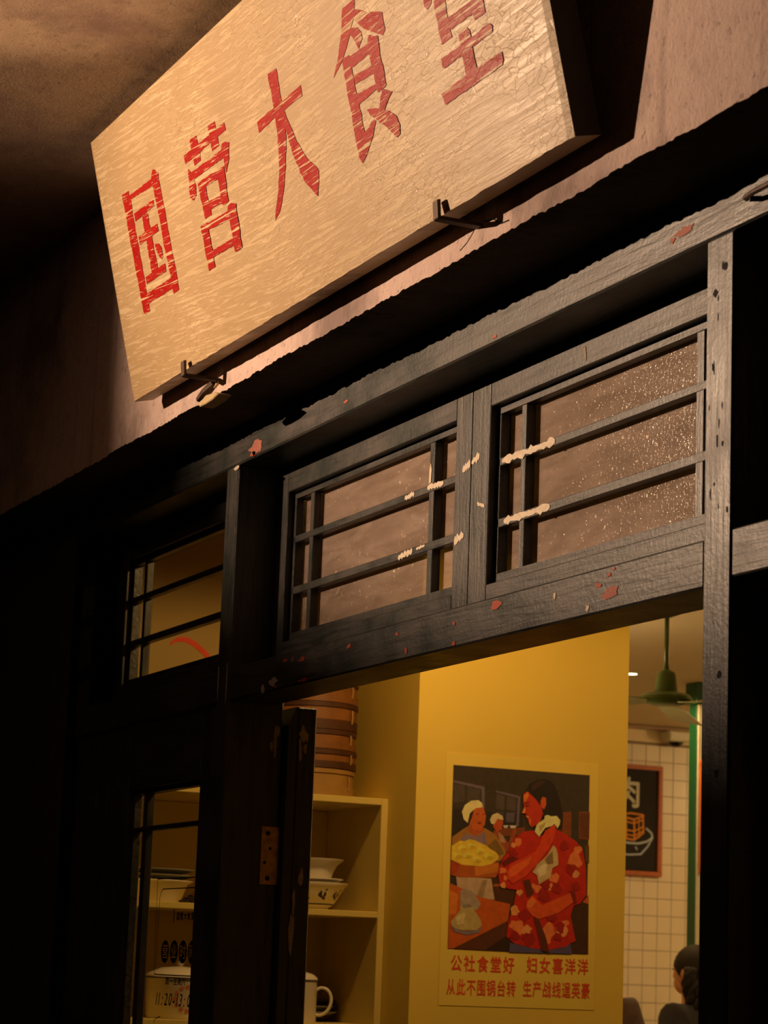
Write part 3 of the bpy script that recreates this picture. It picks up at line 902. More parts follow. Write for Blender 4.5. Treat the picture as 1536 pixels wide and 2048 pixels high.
for gi, (gname, polys) in enumerate(GLYPHS.items()):
    mb = MB()
    for k, p in enumerate(polys):
        mb.flat(jag(p, gi * 40 + k), 'z', 0.0009 + 0.00006 * k)
    o = mb.build('painted_character', M_LETTER, sign, fix=False)
    bm = bmesh.new(); bm.from_mesh(o.data)
    bmesh.ops.triangulate(bm, faces=bm.faces, quad_method='BEAUTY', ngon_method='EAR_CLIP')
    for f in bm.faces:
        if f.normal.z < 0: f.normal_flip()
    bm.to_mesh(o.data); bm.free()
tr_pts = [(0.483 + 0.014 * math.cos(a * math.pi / 12), SH + 0.004 + 0.010 * math.sin(a * math.pi / 12), -0.03) for a in range(25)]
MB().tube(tr_pts, 0.003, 6).build('hanging_ring', M_IRON, sign)

# brackets
def bracket(x, z, tip_y, label, strut):
    b = tag(empty('sign_bracket', (x, W_Y, z)), label, 'bracket', 'iron brackets under the sign')
    wd = 0.011
    mb = MB()
    L = -(tip_y - W_Y)
    mb.prism([(0.02, -0.006), (-L, -0.005), (-L - 0.007, -0.003), (-L - 0.010, 0.032), (-L - 0.003, 0.034), (-L - 0.001, 0.002), (0.02, 0.001)], 'x', -wd, wd)
    mb.build('strap', M_IRON, b, bevel=0.001)
    if strut:
        MB().tube([(-0.015, -0.006, -0.004), (-0.06, -0.012, -0.016), (-0.115, -0.008, -0.027)], [0.010, 0.009, 0.007], 6).build('bent_end', M_IRON, b)
    return b
bracket(-1.905, 2.879, -0.262, 'rusty iron bracket with a bent end at the low end of the sign', True)
bracket(-0.52, 2.889, -0.262, 'dark iron hook bracket gripping the near half of the sign', False)
# broken plaster beside the far bracket and cracks by the near one: parts of the wall
MB().prism([(-1.998, 2.835), (-1.95, 2.848), (-1.93, 2.846), (-1.885, 2.842), (-1.862, 2.834), (-1.90, 2.828), (-1.95, 2.826), (-1.99, 2.827)], 'y', W_Y - 0.016, W_Y + 0.02).build('broken_plaster', M_PLASTER, WALL_FRONT, bevel=0.002)
MB().prism([(-1.925, 2.862), (-1.90, 2.868), (-1.895, 2.878), (-1.905, 2.874)], 'y', W_Y - 0.006, W_Y + 0.01).build('broken_plaster', M_PLASTER, WALL_FRONT)
for pts in ([(-0.535, 2.893), (-0.545, 2.882), (-0.57, 2.868), (-0.60, 2.860)], [(-0.50, 2.891), (-0.46, 2.884), (-0.43, 2.868), (-0.40, 2.866)]):
    MB().tube([(x, W_Y - 0.0004, z) for x, z in pts], 0.0013, 5).build('wall_crack', M_HOLE, WALL_FRONT)

# spotlight on the walkway ceiling that lights the sign
SL_ = Vector(SIGN_SPOT_LOC); sf = Vector((SIGN_SPOT_AIM[0] - SL_.x, SIGN_SPOT_AIM[1] - SL_.y, 0)).normalized()
tl = tag(empty('track_spotlight', (SL_.x, SL_.y, CEIL_OUT), math.atan2(sf.y, sf.x)), 'black track spotlight with an added light-cutting flap, out on the walkway ceiling', 'lamp')
hz = SL_.z - CEIL_OUT
MB().tube([(-0.10, 0, 0), (-0.10, 0, hz)], 0.010, 8).build('stem', M_BLACK, tl)
MB().tube([(-0.16, 0, hz), (-0.03, 0, hz)], 0.05, 20).build('housing', M_BLACK, tl)
FLAP = math.tan(math.radians(17.9))
MB().box(0.25, 0.256, -0.22, 0.22, hz - 0.25 * FLAP - 0.10, hz - 0.25 * FLAP).build('added_light_flap', M_BLACK, tl)  # unseen flap added to cut the spotlight off the lower facade
MB().tube([(-0.05, 0, hz - 0.045), (0.25, 0, hz - 0.25 * FLAP - 0.06)], 0.006, 6).build('added_flap_arm', M_BLACK, tl)

# ================================================================ SETTING: inside
ICEIL = 2.99
struct('floor', MB().box(-9.2, 3.0, 0.16, 7.6, -0.1, 0.0), M_IFLOOR, 'floor of the dining room', 'floor')
struct('ceiling', MB().box(-9.2, 3.0, 0.16, 7.6, ICEIL, ICEIL + 0.1), M_ICEIL, 'warm cream ceiling of the dining room with a fan', 'ceiling')
POST_X = -3.4
struct('wall_pillar', MB().box(-4.05, POST_X, 1.078, 1.822, 0, ICEIL), M_YWALL, 'yellow painted pillar wall carrying the poster', 'wall')
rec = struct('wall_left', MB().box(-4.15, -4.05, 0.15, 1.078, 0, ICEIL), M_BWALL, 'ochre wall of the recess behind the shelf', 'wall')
struct('wall_side', MB().box(-9.0, -4.05, 1.078, 1.30, 0, ICEIL), M_YWALL, 'yellow wall running back from the pillar', 'wall')
struct('wall_far', MB().box(-9.2, 3.0, 7.6, 7.7, 0, ICEIL), M_YWALL, 'yellow far wall of the dining room', 'wall')
struct('wall_right', MB().box(3.0, 3.1, 0.15, 7.7, 0, ICEIL), M_YWALL, 'yellow end wall of the dining room behind the near doors', 'wall')
struct('wall_inner_front', MB().box(-4.15, 3.0, 0.152, 0.160, SOFFIT - 0.08, ICEIL), M_YWALL, 'strip of inner wall above the transom windows', 'wall')
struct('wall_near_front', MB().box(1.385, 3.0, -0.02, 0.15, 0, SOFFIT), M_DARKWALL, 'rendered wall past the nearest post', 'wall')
ap = MB()
arc = [(0.485, 2.532), (0.505, 2.546), (0.535, 2.550), (0.567, 2.538), (0.595, 2.519), (0.62, 2.498)]
ap.prism([(y, z + 0.0085) for y, z in arc] + [(y - 0.006, z - 0.0085) for y, z in arc[::-1]], 'x', -4.05, -4.0485)
ap.build('painted_red_arc', M_REDINK, rec)

back = struct('wall_back', MB().box(-9.1, -9.0, 1.3, 7.6, 0, ICEIL), M_GROUT, 'cream square tiled back wall of the dining room', 'wall')
TW, THH = 0.0935, 0.0990
tile_me = None
more = MB()
for i in range(-40, 26):
    for k in range(-28, 3):
        y0 = 5.17 + i * TW; z0 = 2.583 + k * THH
        if y0 < 1.35 or y0 + TW > 7.6 or z0 < 0: continue
        if -5 <= i <= 6 and -14 <= k <= 2:
            if tile_me is None:
                o = MB().box(0, 0.006, 0.0016, TW - 0.0016, 0.0016, THH - 0.0016).build('tile', M_TILE, back, bevel=0.0012)
                tile_me = o.data
            else:
                o = bpy.data.objects.new('tile', tile_me); COL.objects.link(o); o.parent = back
            o.location = (-9.0, y0, z0)
        else:
            more.box(-9.0, -8.994, y0 + 0.0016, y0 + TW - 0.0016, z0 + 0.0016, z0 + THH - 0.0016)
tag(more.build('tile_field', M_TILE, back, fix=False), kind='stuff')
MB().box(-9.0, -8.95, 1.3, 7.6, 2.965, 2.985).build('cornice', M_CORN, back)
MB().box(-9.0, -8.985, 1.3, 7.6, 2.895, 2.965).build('frieze', M_ICEIL, back)

def downlight(x, y, power, label, cone=168, glow=None):
    d = tag(empty('downlight', (x, y, ICEIL)), label, 'lamp', 'recessed ceiling downlights')
    MB().lathe([(0.034, 0.0), (0.05, 0.0), (0.048, -0.006), (0.034, -0.004)], seg=24).build('trim_ring', M_WHITEPAINT, d)
    MB().lathe([(0.0, -0.002), (0.033, -0.002)], seg=24).build('lens', M_LAMP, d)
    s = spot('downlight_beam', (0, 0, -0.03), (0, 0, -1), power, (1.0, 0.57, 0.20), cone, 0.2, 0.05)
    s.parent = d
    return d
downlight(-2.60, 0.84, 43, 'recessed downlight in front of the poster pillar')
downlight(-2.42, 3.1, 42, 'recessed downlight deep in the room beyond the doorway')
downlight(-6.915, 3.857, 40, 'small lit downlight beside the ceiling fan')
downlight(-5.0, 5.6, 40, 'recessed downlight over the middle of the dining room')
def added_fill_globe(x, y, z, power, label):  # fill lamp added out of view to brighten the dining-room ceiling
    d = tag(empty('added_fill_lamp', (x, y, ICEIL)), label, 'lamp', 'added globe fill lamps')
    MB().tube([(0, 0, 0), (0, 0, z - ICEIL + 0.12)], 0.004, 6).build('cord', M_BLACK, d)
    MB().lathe([(0.0, 0), (0.04, 0), (0.035, -0.02), (0.0, -0.025)], seg=20).build('ceiling_cup', M_WHITEPAINT, d)
    MB().sphere((0, 0, z - ICEIL), 0.12, 20, 12).build('glass_globe', M_LAMP, d, smooth=True)
    l = bpy.data.lights.new('added_fill_glow', 'POINT'); l.energy = power; l.color = (1.0, 0.57, 0.20); l.shadow_soft_size = 0.125
    o = bpy.data.objects.new('added_fill_glow', l); COL.objects.link(o); o.parent = d; o.location = (0, 0, z - ICEIL)
    return d
added_fill_globe(-5.45, 2.38, 2.45, 110, 'added globe fill lamp hidden behind the pillar')
added_fill_globe(-5.0, 6.3, 2.72, 200, 'added unseen globe fill lamp in the middle of the dining room')
added_fill_globe(-7.5, 6.6, 2.72, 230, 'added unseen globe fill lamp by the tiled back wall')

# ================================================================ POSTER
def from_disp(c):
    """ink colour from the tone seen under the room's warm light"""
    l = lin(c)
    return tuple(min(0.95, max(0.004, v / k)) for v, k in zip(l, (0.62, 0.44, 0.25)))
PX = POST_X
poster = tag(empty('poster', (PX, 1.177, 1.415)), 'aged paper poster of a smiling woman in a red flowered jacket with red captions', 'poster')
PAPER_T = 0.0015
MB().box(0.0004, PAPER_T, 0, 0.541, 0, 0.769).build('paper', M_PAPER, poster)
# picture coordinates: 1317 x 1750 units of the drawing map to the printed area
def art(x, y):
    u = (x - 118 + (y - 45) * 0.0215) / 1317.0
    top = 45 + 0.0785 * (x - 118); bot = 1822 + 0.0375 * (x - 82)
    v = (y - top) / (bot - top)
    return (0.026 + u * 0.482, 0.731 - v * 0.562)
pic = MB(); LAY = [0]
def P(c, *pts):
    LAY[0] += 1
    pic.flat([art(*p) for p in pts], 'x', PAPER_T + 0.0002 + LAY[0] * 0.00004, from_disp(c))
LAY[0] += 1
pic.flat([(0.025, 0.169), (0.508, 0.169), (0.508, 0.732), (0.025, 0.732)], 'x', PAPER_T + 0.0002, from_disp((52, 36, 19)))
P((38, 25, 14), (118, 470), (780, 520), (780, 700), (110, 760))
P((92, 68, 62), (118, 190), (412, 255), (415, 470), (385, 470), (383, 278), (118, 215))
P((66, 49, 33), (120, 225), (225, 248), (225, 400), (120, 410))
P((66, 49, 33), (245, 255), (370, 282), (375, 400), (245, 400))
P((92, 68, 66), (520, 290), (755, 350), (740, 640), (715, 640), (730, 365), (520, 310))
P((70, 52, 36), (525, 325), (605, 345), (600, 480), (520, 470))
P((70, 52, 36), (625, 350), (715, 370), (710, 490), (620, 480))
P((58, 42, 44), (520, 500), (600, 500), (595, 600), (520, 600))
P((78, 58, 58), (618, 510), (705, 505), (695, 600), (618, 600))
P((116, 50, 13), (1165, 505), (1250, 500), (1250, 745), (1160, 700))
P((116, 50, 13), (1325, 500), (1432, 500), (1425, 770), (1325, 760))
P((90, 38, 10), (1335, 515), (1430, 512), (1424, 755), (1335, 745))
P((110, 48, 15), (560, 660), (800, 650), (800, 720), (560, 740))
P((182, 150, 120), (590, 630), (640, 630), (630, 656), (600, 656))
P((182, 150, 120), (650, 632), (720, 632), (705, 658), (665, 658))
P((90, 50, 14), (1380, 830), (1425, 825), (1424, 1000), (1390, 980))
P((60, 28, 8), (1230, 1380), (1420, 1370), (1416, 1868), (1250, 1860))
P((172, 72, 16), (1360, 1370), (1420, 1300), (1420, 1385))
P((70, 30, 9), (500, 1150), (720, 1200), (690, 1400), (510, 1350))
P((150, 66, 16), (500, 1200), (560, 1195), (580, 1220), (500, 1220))
# second cook
P((138, 56, 18), (500, 680), (560, 690), (640, 800), (690, 660), (720, 670), (700, 760), (640, 880), (560, 920), (490, 780))
P((160, 110, 70), (545, 700), (590, 730), (615, 800), (560, 790))
P((166, 58, 14), (500, 570), (560, 545), (590, 600), (576, 670), (530, 695), (495, 645))
P((192, 154, 88), (463, 575), (485, 528), (535, 510), (583, 540), (592, 580), (535, 568), (503, 622), (475, 612))
# first cook
P((146, 88, 26), (108, 745), (200, 675), (265, 635), (420, 660), (520, 720), (600, 850), (620, 900), (560, 980), (105, 900))
P((110, 70, 22), (430, 840), (520, 760), (580, 860), (600, 910), (540, 930))
P((124, 88, 76), (185, 765), (235, 715), (400, 725), (435, 835), (200, 810))
P((112, 82, 96), (392, 700), (412, 700), (430, 820), (415, 825))
P((156, 62, 15), (268, 610), (400, 620), (402, 690), (320, 742), (255, 680))
P((176, 72, 18), (282, 500), (330, 440), (395, 435), (425, 540), (415, 625), (370, 682), (310, 672), (272, 600))
P((120, 40, 10), (330, 520), (360, 512), (362, 524), (332, 532))
P((120, 40, 10), (388, 520), (412, 516), (412, 527), (390, 530))
P((120, 30, 10), (345, 600), (385, 602), (370, 622), (350, 618))
P((48, 22, 8), (258, 540), (290, 478), (312, 480), (290, 560), (270, 605))
P((206, 168, 92), (196, 500), (225, 432), (285, 392), (350, 385), (388, 415), (396, 455), (325, 465), (272, 515), (252, 608), (215, 572))
P((170, 124, 80), (148, 1125), (480, 1145), (512, 1350), (330, 1325), (200, 1300), (158, 1220))
P((140, 100, 60), (400, 1160), (440, 1160), (400, 1340), (340, 1325))
# table
P((172, 66, 10), (84, 1520), (92, 1190), (180, 1230), (380, 1325), (662, 1390), (640, 1550), (300, 1725), (130, 1815), (80, 1815))
P((190, 92, 20), (86, 1500), (90, 1260), (170, 1300), (150, 1480))
P((80, 33, 9), (130, 1818), (640, 1550), (705, 1640), (420, 1832))
P((44, 19, 6), (420, 1832), (705, 1640), (720, 1845))
# basket of buns
P((156, 66, 12), (98, 975), (180, 1000), (550, 985), (562, 1060), (520, 1135), (180, 1135), (98, 1110))
P((180, 90, 18), (320, 1030), (545, 1000), (540, 1080), (330, 1120))
P((152, 44, 10), (98, 978), (178, 972), (160, 1085), (98, 1112))
P((200, 150, 32), (103, 830), (140, 808), (180, 780), (225, 785), (270, 765), (330, 780), (380, 805), (430, 825), (470, 862), (520, 890), (547, 925), (540, 962), (480, 1005), (380, 1028), (200, 1012), (100, 965))
for cx, cy in ((200, 850), (290, 830), (370, 880), (250, 920), (340, 960), (450, 930), (160, 920)):
    P((214, 166, 44), *[(cx + 42 * math.cos(a * 0.785), cy + 30 * math.sin(a * 0.785)) for a in range(8)])
    P((186, 134, 26), *[(cx + 30 * math.cos(a * 0.785) + 14, cy + 18 * math.sin(a * 0.785) + 16) for a in range(8)])
# bowls on the table
P((146, 112, 78), (188, 1262), (230, 1240), (290, 1258), (340, 1320), (382, 1390), (345, 1450), (186, 1432))
P((164, 126, 62), (98, 1560), (185, 1455), (198, 1400), (290, 1388), (312, 1440), (382, 1540), (388, 1600), (340, 1642), (200, 1642), (115, 1612))
P((186, 146, 80), (150, 1520), (215, 1470), (240, 1480), (220, 1580), (160, 1590))
P((114, 90, 78), (103, 1600), (200, 1650), (340, 1645), (388, 1608), (372, 1662), (250, 1688), (138, 1656))
P((120, 96, 70), (205, 1400), (285, 1390), (300, 1420), (215, 1432))
# woman
P((74, 57, 72), (660, 1760), (880, 1800), (1200, 1780), (1240, 1750), (1255, 1862), (650, 1848))
P((30, 16, 9), (818, 305), (840, 240), (880, 205), (930, 187), (985, 182), (1035, 195), (1080, 240), (1110, 300), (1132, 380), (1165, 520), (1162, 600), (1150, 655), (1090, 640), (980, 600), (955, 430), (900, 380))
P((52, 27, 14), (850, 250), (930, 200), (1000, 200), (930, 260), (870, 300))
P((170, 36, 8), (782, 325), (822, 302), (900, 378), (952, 445), (972, 520), (940, 605), (862, 652), (835, 610), (822, 568), (802, 545), (812, 522), (766, 512), (790, 452), (778, 398))
P((196, 92, 22), (780, 345), (820, 306), (832, 342), (802, 402), (785, 400))
P((206, 104, 28), (768, 508), (792, 452), (800, 470), (796, 512))
P((196, 84, 24), (838, 560), (855, 570), (852, 640), (838, 615))
P((110, 18, 6), (792, 415), (840, 400), (842, 412), (800, 428))
P((80, 14, 6), (800, 438), (838, 432), (832, 446), (806, 450))
P((206, 110, 60), (806, 536), (838, 548), (830, 560), (812, 552))
P((182, 66, 18), (945, 402), (965, 355), (998, 362), (1002, 430), (980, 478), (950, 450))
P((168, 24, 6), (640, 880), (700, 750), (790, 690), (880, 680), (930, 742), (1090, 660), (1180, 710), (1300, 790), (1360, 880), (1390, 1050), (1396, 1300), (1330, 1385), (1270, 1400), (1240, 1500), (1290, 1740), (1240, 1762), (1200, 1792), (1050, 1822), (880, 1812), (700, 1765), (625, 1700), (640, 1560), (690, 1400), (720, 1252), (640, 1242), (560, 1200), (540, 1090), (580, 960))
def patchy(c, cx, cy, r, seed, n=12):
    q = random.Random(seed)
    P(c, *[(cx + r * q.uniform(0.55, 1.15) * math.cos(2 * math.pi * i / n), cy + r * q.uniform(0.55, 1.15) * math.sin(2 * math.pi * i / n)) for i in range(n)])
for k, (cx, cy, r) in enumerate([(700, 1460, 55), (740, 1620, 70), (690, 1590, 45), (820, 1640, 55), (1030, 1640, 75), (1010, 1730, 50), (1165, 1640, 65), (1190, 1570, 40), (730, 790, 45), (690, 820, 30), (1270, 960, 75), (1310, 870, 45),
        (1290, 1100, 45), (585, 1070, 40), (610, 1140, 30), (745, 1280, 40), (930, 1250, 45), (1080, 1140, 55), (1040, 1220, 40), (880, 1220, 35), (1320, 1000, 40), (590, 1210, 30)]):
    patchy((202, 94, 38) if k % 3 else (214, 116, 52), cx, cy, r, 300 + k)
for k, (cx, cy, r) in enumerate([(800, 1490, 70), (840, 1720, 70), (1140, 1610, 55), (980, 1310, 75), (990, 1200, 55), (1100, 1240, 55), (700, 1690, 55), (1110, 1700, 45), (1240, 1050, 60), (1290, 1220, 50), (950, 1480, 45), (1060, 1520, 50), (680, 900, 50), (1180, 830, 50)]):
    patchy((140, 15, 5), cx, cy, r, 340 + k)
P((188, 46, 10), (620, 1085), (655, 1010), (900, 880), (990, 682), (1090, 620), (1086, 740), (1030, 852), (900, 1022), (800, 1122), (680, 1192), (630, 1150))
P((204, 72, 20), (640, 1080), (680, 1025), (860, 930), (840, 1000), (720, 1100), (650, 1140))
P((100, 12, 5), (575, 985), (640, 940), (740, 945), (660, 985), (600, 1030))
P((190, 62, 15), (812, 1370), (870, 1308), (962, 1400), (1250, 1275), (1280, 1360), (1120, 1472), (930, 1532), (868, 1500), (808, 1425))
P((210, 90, 30), (820, 1370), (865, 1320), (905, 1365), (850, 1430), (815, 1410))
P((110, 14, 5), (1225, 1262), (1275, 1255), (1300, 1370), (1270, 1385))
P((212, 174, 92), (888, 692), (905, 630), (925, 608), (980, 572), (985, 540), (1012, 530), (1050, 545), (1100, 540), (1136, 582), (1130, 625), (1108, 662), (1080, 616), (1050, 640), (990, 655), (930, 742))
P((170, 130, 62), (930, 640), (990, 600), (985, 640), (940, 700))
P((188, 46, 10), (985, 690), (1075, 625), (1092, 700), (1040, 780), (990, 760))
P((176, 134, 74), (868, 1082), (920, 1000), (1000, 932), (1068, 822), (1095, 850), (1112, 905), (1118, 1012), (1060, 1042), (1042, 1132), (930, 1200), (912, 1112))
P((196, 158, 104), (905, 1060), (960, 1010), (1010, 1000), (1000, 1090), (940, 1130))
P((120, 84, 40), (985, 960), (1060, 880), (1070, 1000), (1010, 1010))
P((82, 26, 8), (780, 1162), (840, 1150), (880, 1282), (820, 1325))
P((82, 26, 8), (880, 1512), (932, 1530), (1010, 1740), (1032, 1852), (960, 1832))
po = pic.build('printed_picture', M_PRINT, poster)
bm = bmesh.new(); bm.from_mesh(po.data); bmesh.ops.triangulate(bm, faces=bm.faces); bm.to_mesh(po.data); bm.free()
cap = MB()
def on_wall(cy, cz, wd, ht):
    return lambda x, y_: (PAPER_T + 0.0006, cy + x * wd, cz + y_ * ht)
P0Y, P0Z = 1.177, 1.415
for i, ch_ in enumerate('公社食堂好'):
    put_glyph(cap, ch_, on_wall(0.056 + 0.0452 * i, 0.127, 0.040, 0.052), 0.022, (1, 0, 0))
cap.build('caption_top_opening', M_REDINK, poster, fix=False); cap = MB()
for i, ch_ in enumerate('妇女喜洋洋'):
    put_glyph(cap, ch_, on_wall(0.318 + 0.0450 * i, 0.130, 0.040, 0.052), 0.022, (1, 0, 0))
cap.build('caption_top_close', M_REDINK, poster, fix=False)
cap = MB()
for i, ch_ in enumerate('从此不围锅台转'):
    put_glyph(cap, ch_, on_wall(0.040 + 0.0345 * i, 0.055, 0.032, 0.052), 0.016, (1, 0, 0))
cap.build('caption_bottom_opening', M_REDINK, poster, fix=False); cap = MB()
for i, ch_ in enumerate('生产战线逞英豪'):
    put_glyph(cap, ch_, on_wall(0.303 + 0.0343 * i, 0.057, 0.032, 0.052), 0.016, (1, 0, 0))
cap.build('caption_bottom_close', M_REDINK, poster, fix=False)

# ================================================================ MENU BOARDS on the tiled wall
def menu(loc, wd, ht, label):
    b = tag(empty('menu_board', loc), label, 'menu board')
    f = MB()
    t = 0.027
    f.box(0, 0.03, 0, wd, ht - t, ht); f.box(0, 0.03, 0, wd, 0, t); f.box(0, 0.03, 0, t, t, ht - t); f.box(0, 0.03, wd - t, wd, t, ht - t)
    f.build('frame', M_REDFRAME, b, bevel=0.003)
    MB().box(0.004, 0.016, t, wd - t, t, ht - t).build('slate', M_CHALKBOARD, b)
    return b
mb1 = menu((-8.992, 4.80, 2.115), 0.471, 0.641, 'framed chalk menu board with a meat dish drawn, half behind the pillar')
def chalk(name, strokes, mat, parent, x=0.0170):
    m = MB()
    q = 0
    for pts, wd in strokes:
        for p in stroke(pts, wd):
            m.flat(p, 'x', x + 0.0001 * q); q += 1
    return m.build(name, mat, parent, fix=False)
# board-local: y 0.27..0.44 is what shows past the pillar
g = MB()
put_glyph(g, '肉', lambda x, y_: (0.0172, 0.245 + x * 0.175, 0.475 + y_ * 0.185), 0.02, (1, 0, 0))
put_glyph(g, '红', lambda x, y_: (0.0172, 0.075 + x * 0.12, 0.475 + y_ * 0.16), 0.02, (1, 0, 0))
g.build('chalk_character', M_CHALKW, mb1, fix=False)
chalk('chalk_cube', [([(0.20, 0.345), (0.262, 0.358), (0.345, 0.352), (0.35, 0.345), (0.285, 0.322), (0.20, 0.338)], 0.010), ([(0.345, 0.35), (0.352, 0.25), (0.29, 0.205), (0.22, 0.212)], 0.010), ([(0.287, 0.322), (0.292, 0.205)], 0.010),
    ([(0.22, 0.31), (0.285, 0.30), (0.35, 0.325)], 0.008), ([(0.22, 0.262), (0.288, 0.255), (0.352, 0.285)], 0.008), ([(0.22, 0.235), (0.29, 0.228), (0.352, 0.262)], 0.007), ([(0.235, 0.335), (0.238, 0.21)], 0.008), ([(0.318, 0.335), (0.322, 0.22)], 0.007)], M_CHALKO, mb1)
chalk('chalk_plate', [([(0.16, 0.20), (0.25, 0.186), (0.32, 0.186), (0.375, 0.20), (0.412, 0.225), (0.405, 0.25), (0.37, 0.275)], 0.011), ([(0.412, 0.222), (0.38, 0.17), (0.335, 0.125), (0.25, 0.118), (0.18, 0.13)], 0.009), ([(0.30, 0.165), (0.31, 0.150)], 0.008)], M_CHALKB, mb1, 0.0171)

# ================================================================ GREEN PILLAR, FAN, DOME CAMERA
gp = tag(empty('green_column', (-7.0, 4.288, 0)), 'glossy green column with a pale stripe near the tiled wall', 'column', kind='structure')
MB().box(-0.07, 0.0, 0.0, 0.30, 0, 2.88).build('shaft', M_GREEN, gp, bevel=0.004)
MB().box(-0.09, 0.02, -0.012, 0.32, 2.88, ICEIL).build('capital', M_GREEN, gp, bevel=0.004)
MB().box(0.0, 0.008, 0.008, 0.030, 0.0, 2.88).build('pale_stripe', M_WHITEPAINT, gp)
mb2 = menu((-6.99, 4.304, 2.045), 0.28, 0.56, 'framed menu board on the green column, mostly behind the near post')
for a in (0,):
    chalk('chalk_plate', [([(0.08, 0.18), (0.18, 0.16), (0.28, 0.19)], 0.01), ([(0.08, 0.18), (0.12, 0.12), (0.24, 0.12), (0.28, 0.19)], 0.008)], M_CHALKB, mb2)

FX, FY = -4.95, 2.886
fan = tag(empty('ceiling_fan', (FX, FY, ICEIL)), 'old green ceiling fan with pale blades hanging beyond the doorway', 'fan')
auto_smooth(MB().lathe([(0.0, 0), (0.055, 0), (0.05, -0.03), (0.012, -0.045)], seg=24).build('ceiling_cup', M_FANGREEN, fan))
FD = -0.052
MB().tube([(0, 0, 0), (0, 0, -0.21 + FD)], 0.0095, 12).build('down_rod', M_FANGREEN, fan, smooth=True)
def dz(pr): return [(r, z + FD) for r, z in pr]
auto_smooth(MB().lathe(dz([(0.010, -0.185), (0.012, -0.20), (0.034, -0.212), (0.038, -0.222), (0.047, -0.290), (0.048, -0.295), (0.0, -0.295)]), seg=28).build('bell_cover', M_FANGREEN, fan))
mt = auto_smooth(MB().lathe(dz([(0.0, -0.290), (0.052, -0.292), (0.092, -0.301), (0.104, -0.312), (0.105, -0.324), (0.096, -0.334), (0.060, -0.343), (0.0, -0.346)]), seg=36).build('motor_housing', M_FANGREEN, fan))
for k in range(3):
    a = math.radians(52 + 120 * k)           # measured from +Y towards -X
    d = Vector((-math.sin(a), math.cos(a), 0)); n = Vector((math.cos(a), math.sin(a), 0))
    m = MB(); secs = []
    for r, hw, tw in ((0.08, 0.030, 0.05), (0.12, 0.050, 0.08), (0.20, 0.060, 0.10), (0.45, 0.066, 0.10), (0.70, 0.070, 0.10), (0.72, 0.055, 0.10)):
        c = d * r + Vector((0, 0, -0.333 + FD))
        e = n * hw + Vector((0, 0, -hw * tw * 2))
        secs.append([c - e, c + e, c + e + Vector((0, 0, -0.004)), c - e + Vector((0, 0, -0.004))])
    vs = [p for s_ in secs for p in s_]; fs = [(0, 1, 2, 3), (23, 22, 21, 20)]
    for i in range(5):
        for j in range(4):
            fs.append((i * 4 + j, i * 4 + (j + 1) % 4, i * 4 + 4 + (j + 1) % 4, i * 4 + 4 + j))
    m.add(vs, fs).build('blade', M_FANPALE, fan)

dc = tag(empty('dome_camera', (-8.99, 5.336, 2.93)), 'small dark dome security camera high on the tiled wall', 'camera')
MB().box(0.0, 0.11, -0.075, 0.075, -0.028, 0.03).build('mount', M_WHITEPAINT, dc, bevel=0.008)
MB().sphere((0.055, 0, -0.028), (0.043, 0.043, 0.032), 20, 10).build('dome', M_BLACK, dc, smooth=True)

# ================================================================ SHELF AND WHAT STANDS ON IT
SX0, SX1, SY0, SY1 = -4.035, -3.60, 0.18, 1.077
sh = tag(empty('shelf_unit', ((SX0 + SX1) / 2, (SY0 + SY1) / 2, 0)), 'cream painted open shelf unit standing between the pillar and the facade', 'shelf')
cx_, cy_ = (SX0 + SX1) / 2, (SY0 + SY1) / 2
def shb(name, x0, x1, y0, y1, z0, z1):
    return MB().box(x0 - cx_, x1 - cx_, y0 - cy_, y1 - cy_, z0, z1).build(name, M_SHELF, sh, bevel=0.0015)
shb('side_panel', SX0, SX1, 1.054, SY1, 0, 2.043)
shb('side_panel', SX0, SX1, SY0, SY0 + 0.023, 0, 2.043)
shb('back_panel', SX0, SX0 + 0.008, SY0 + 0.023, 1.054, 0, 2.02)
for z0, z1 in ((2.022, 2.043), (1.672, 1.691), (1.326, 1.345), (0.97, 0.99), (0.60, 0.62), (0.08, 0.10)):
    shb('shelf_board', SX0 + 0.008, SX1, SY0 + 0.023, 1.054, z0, z1)

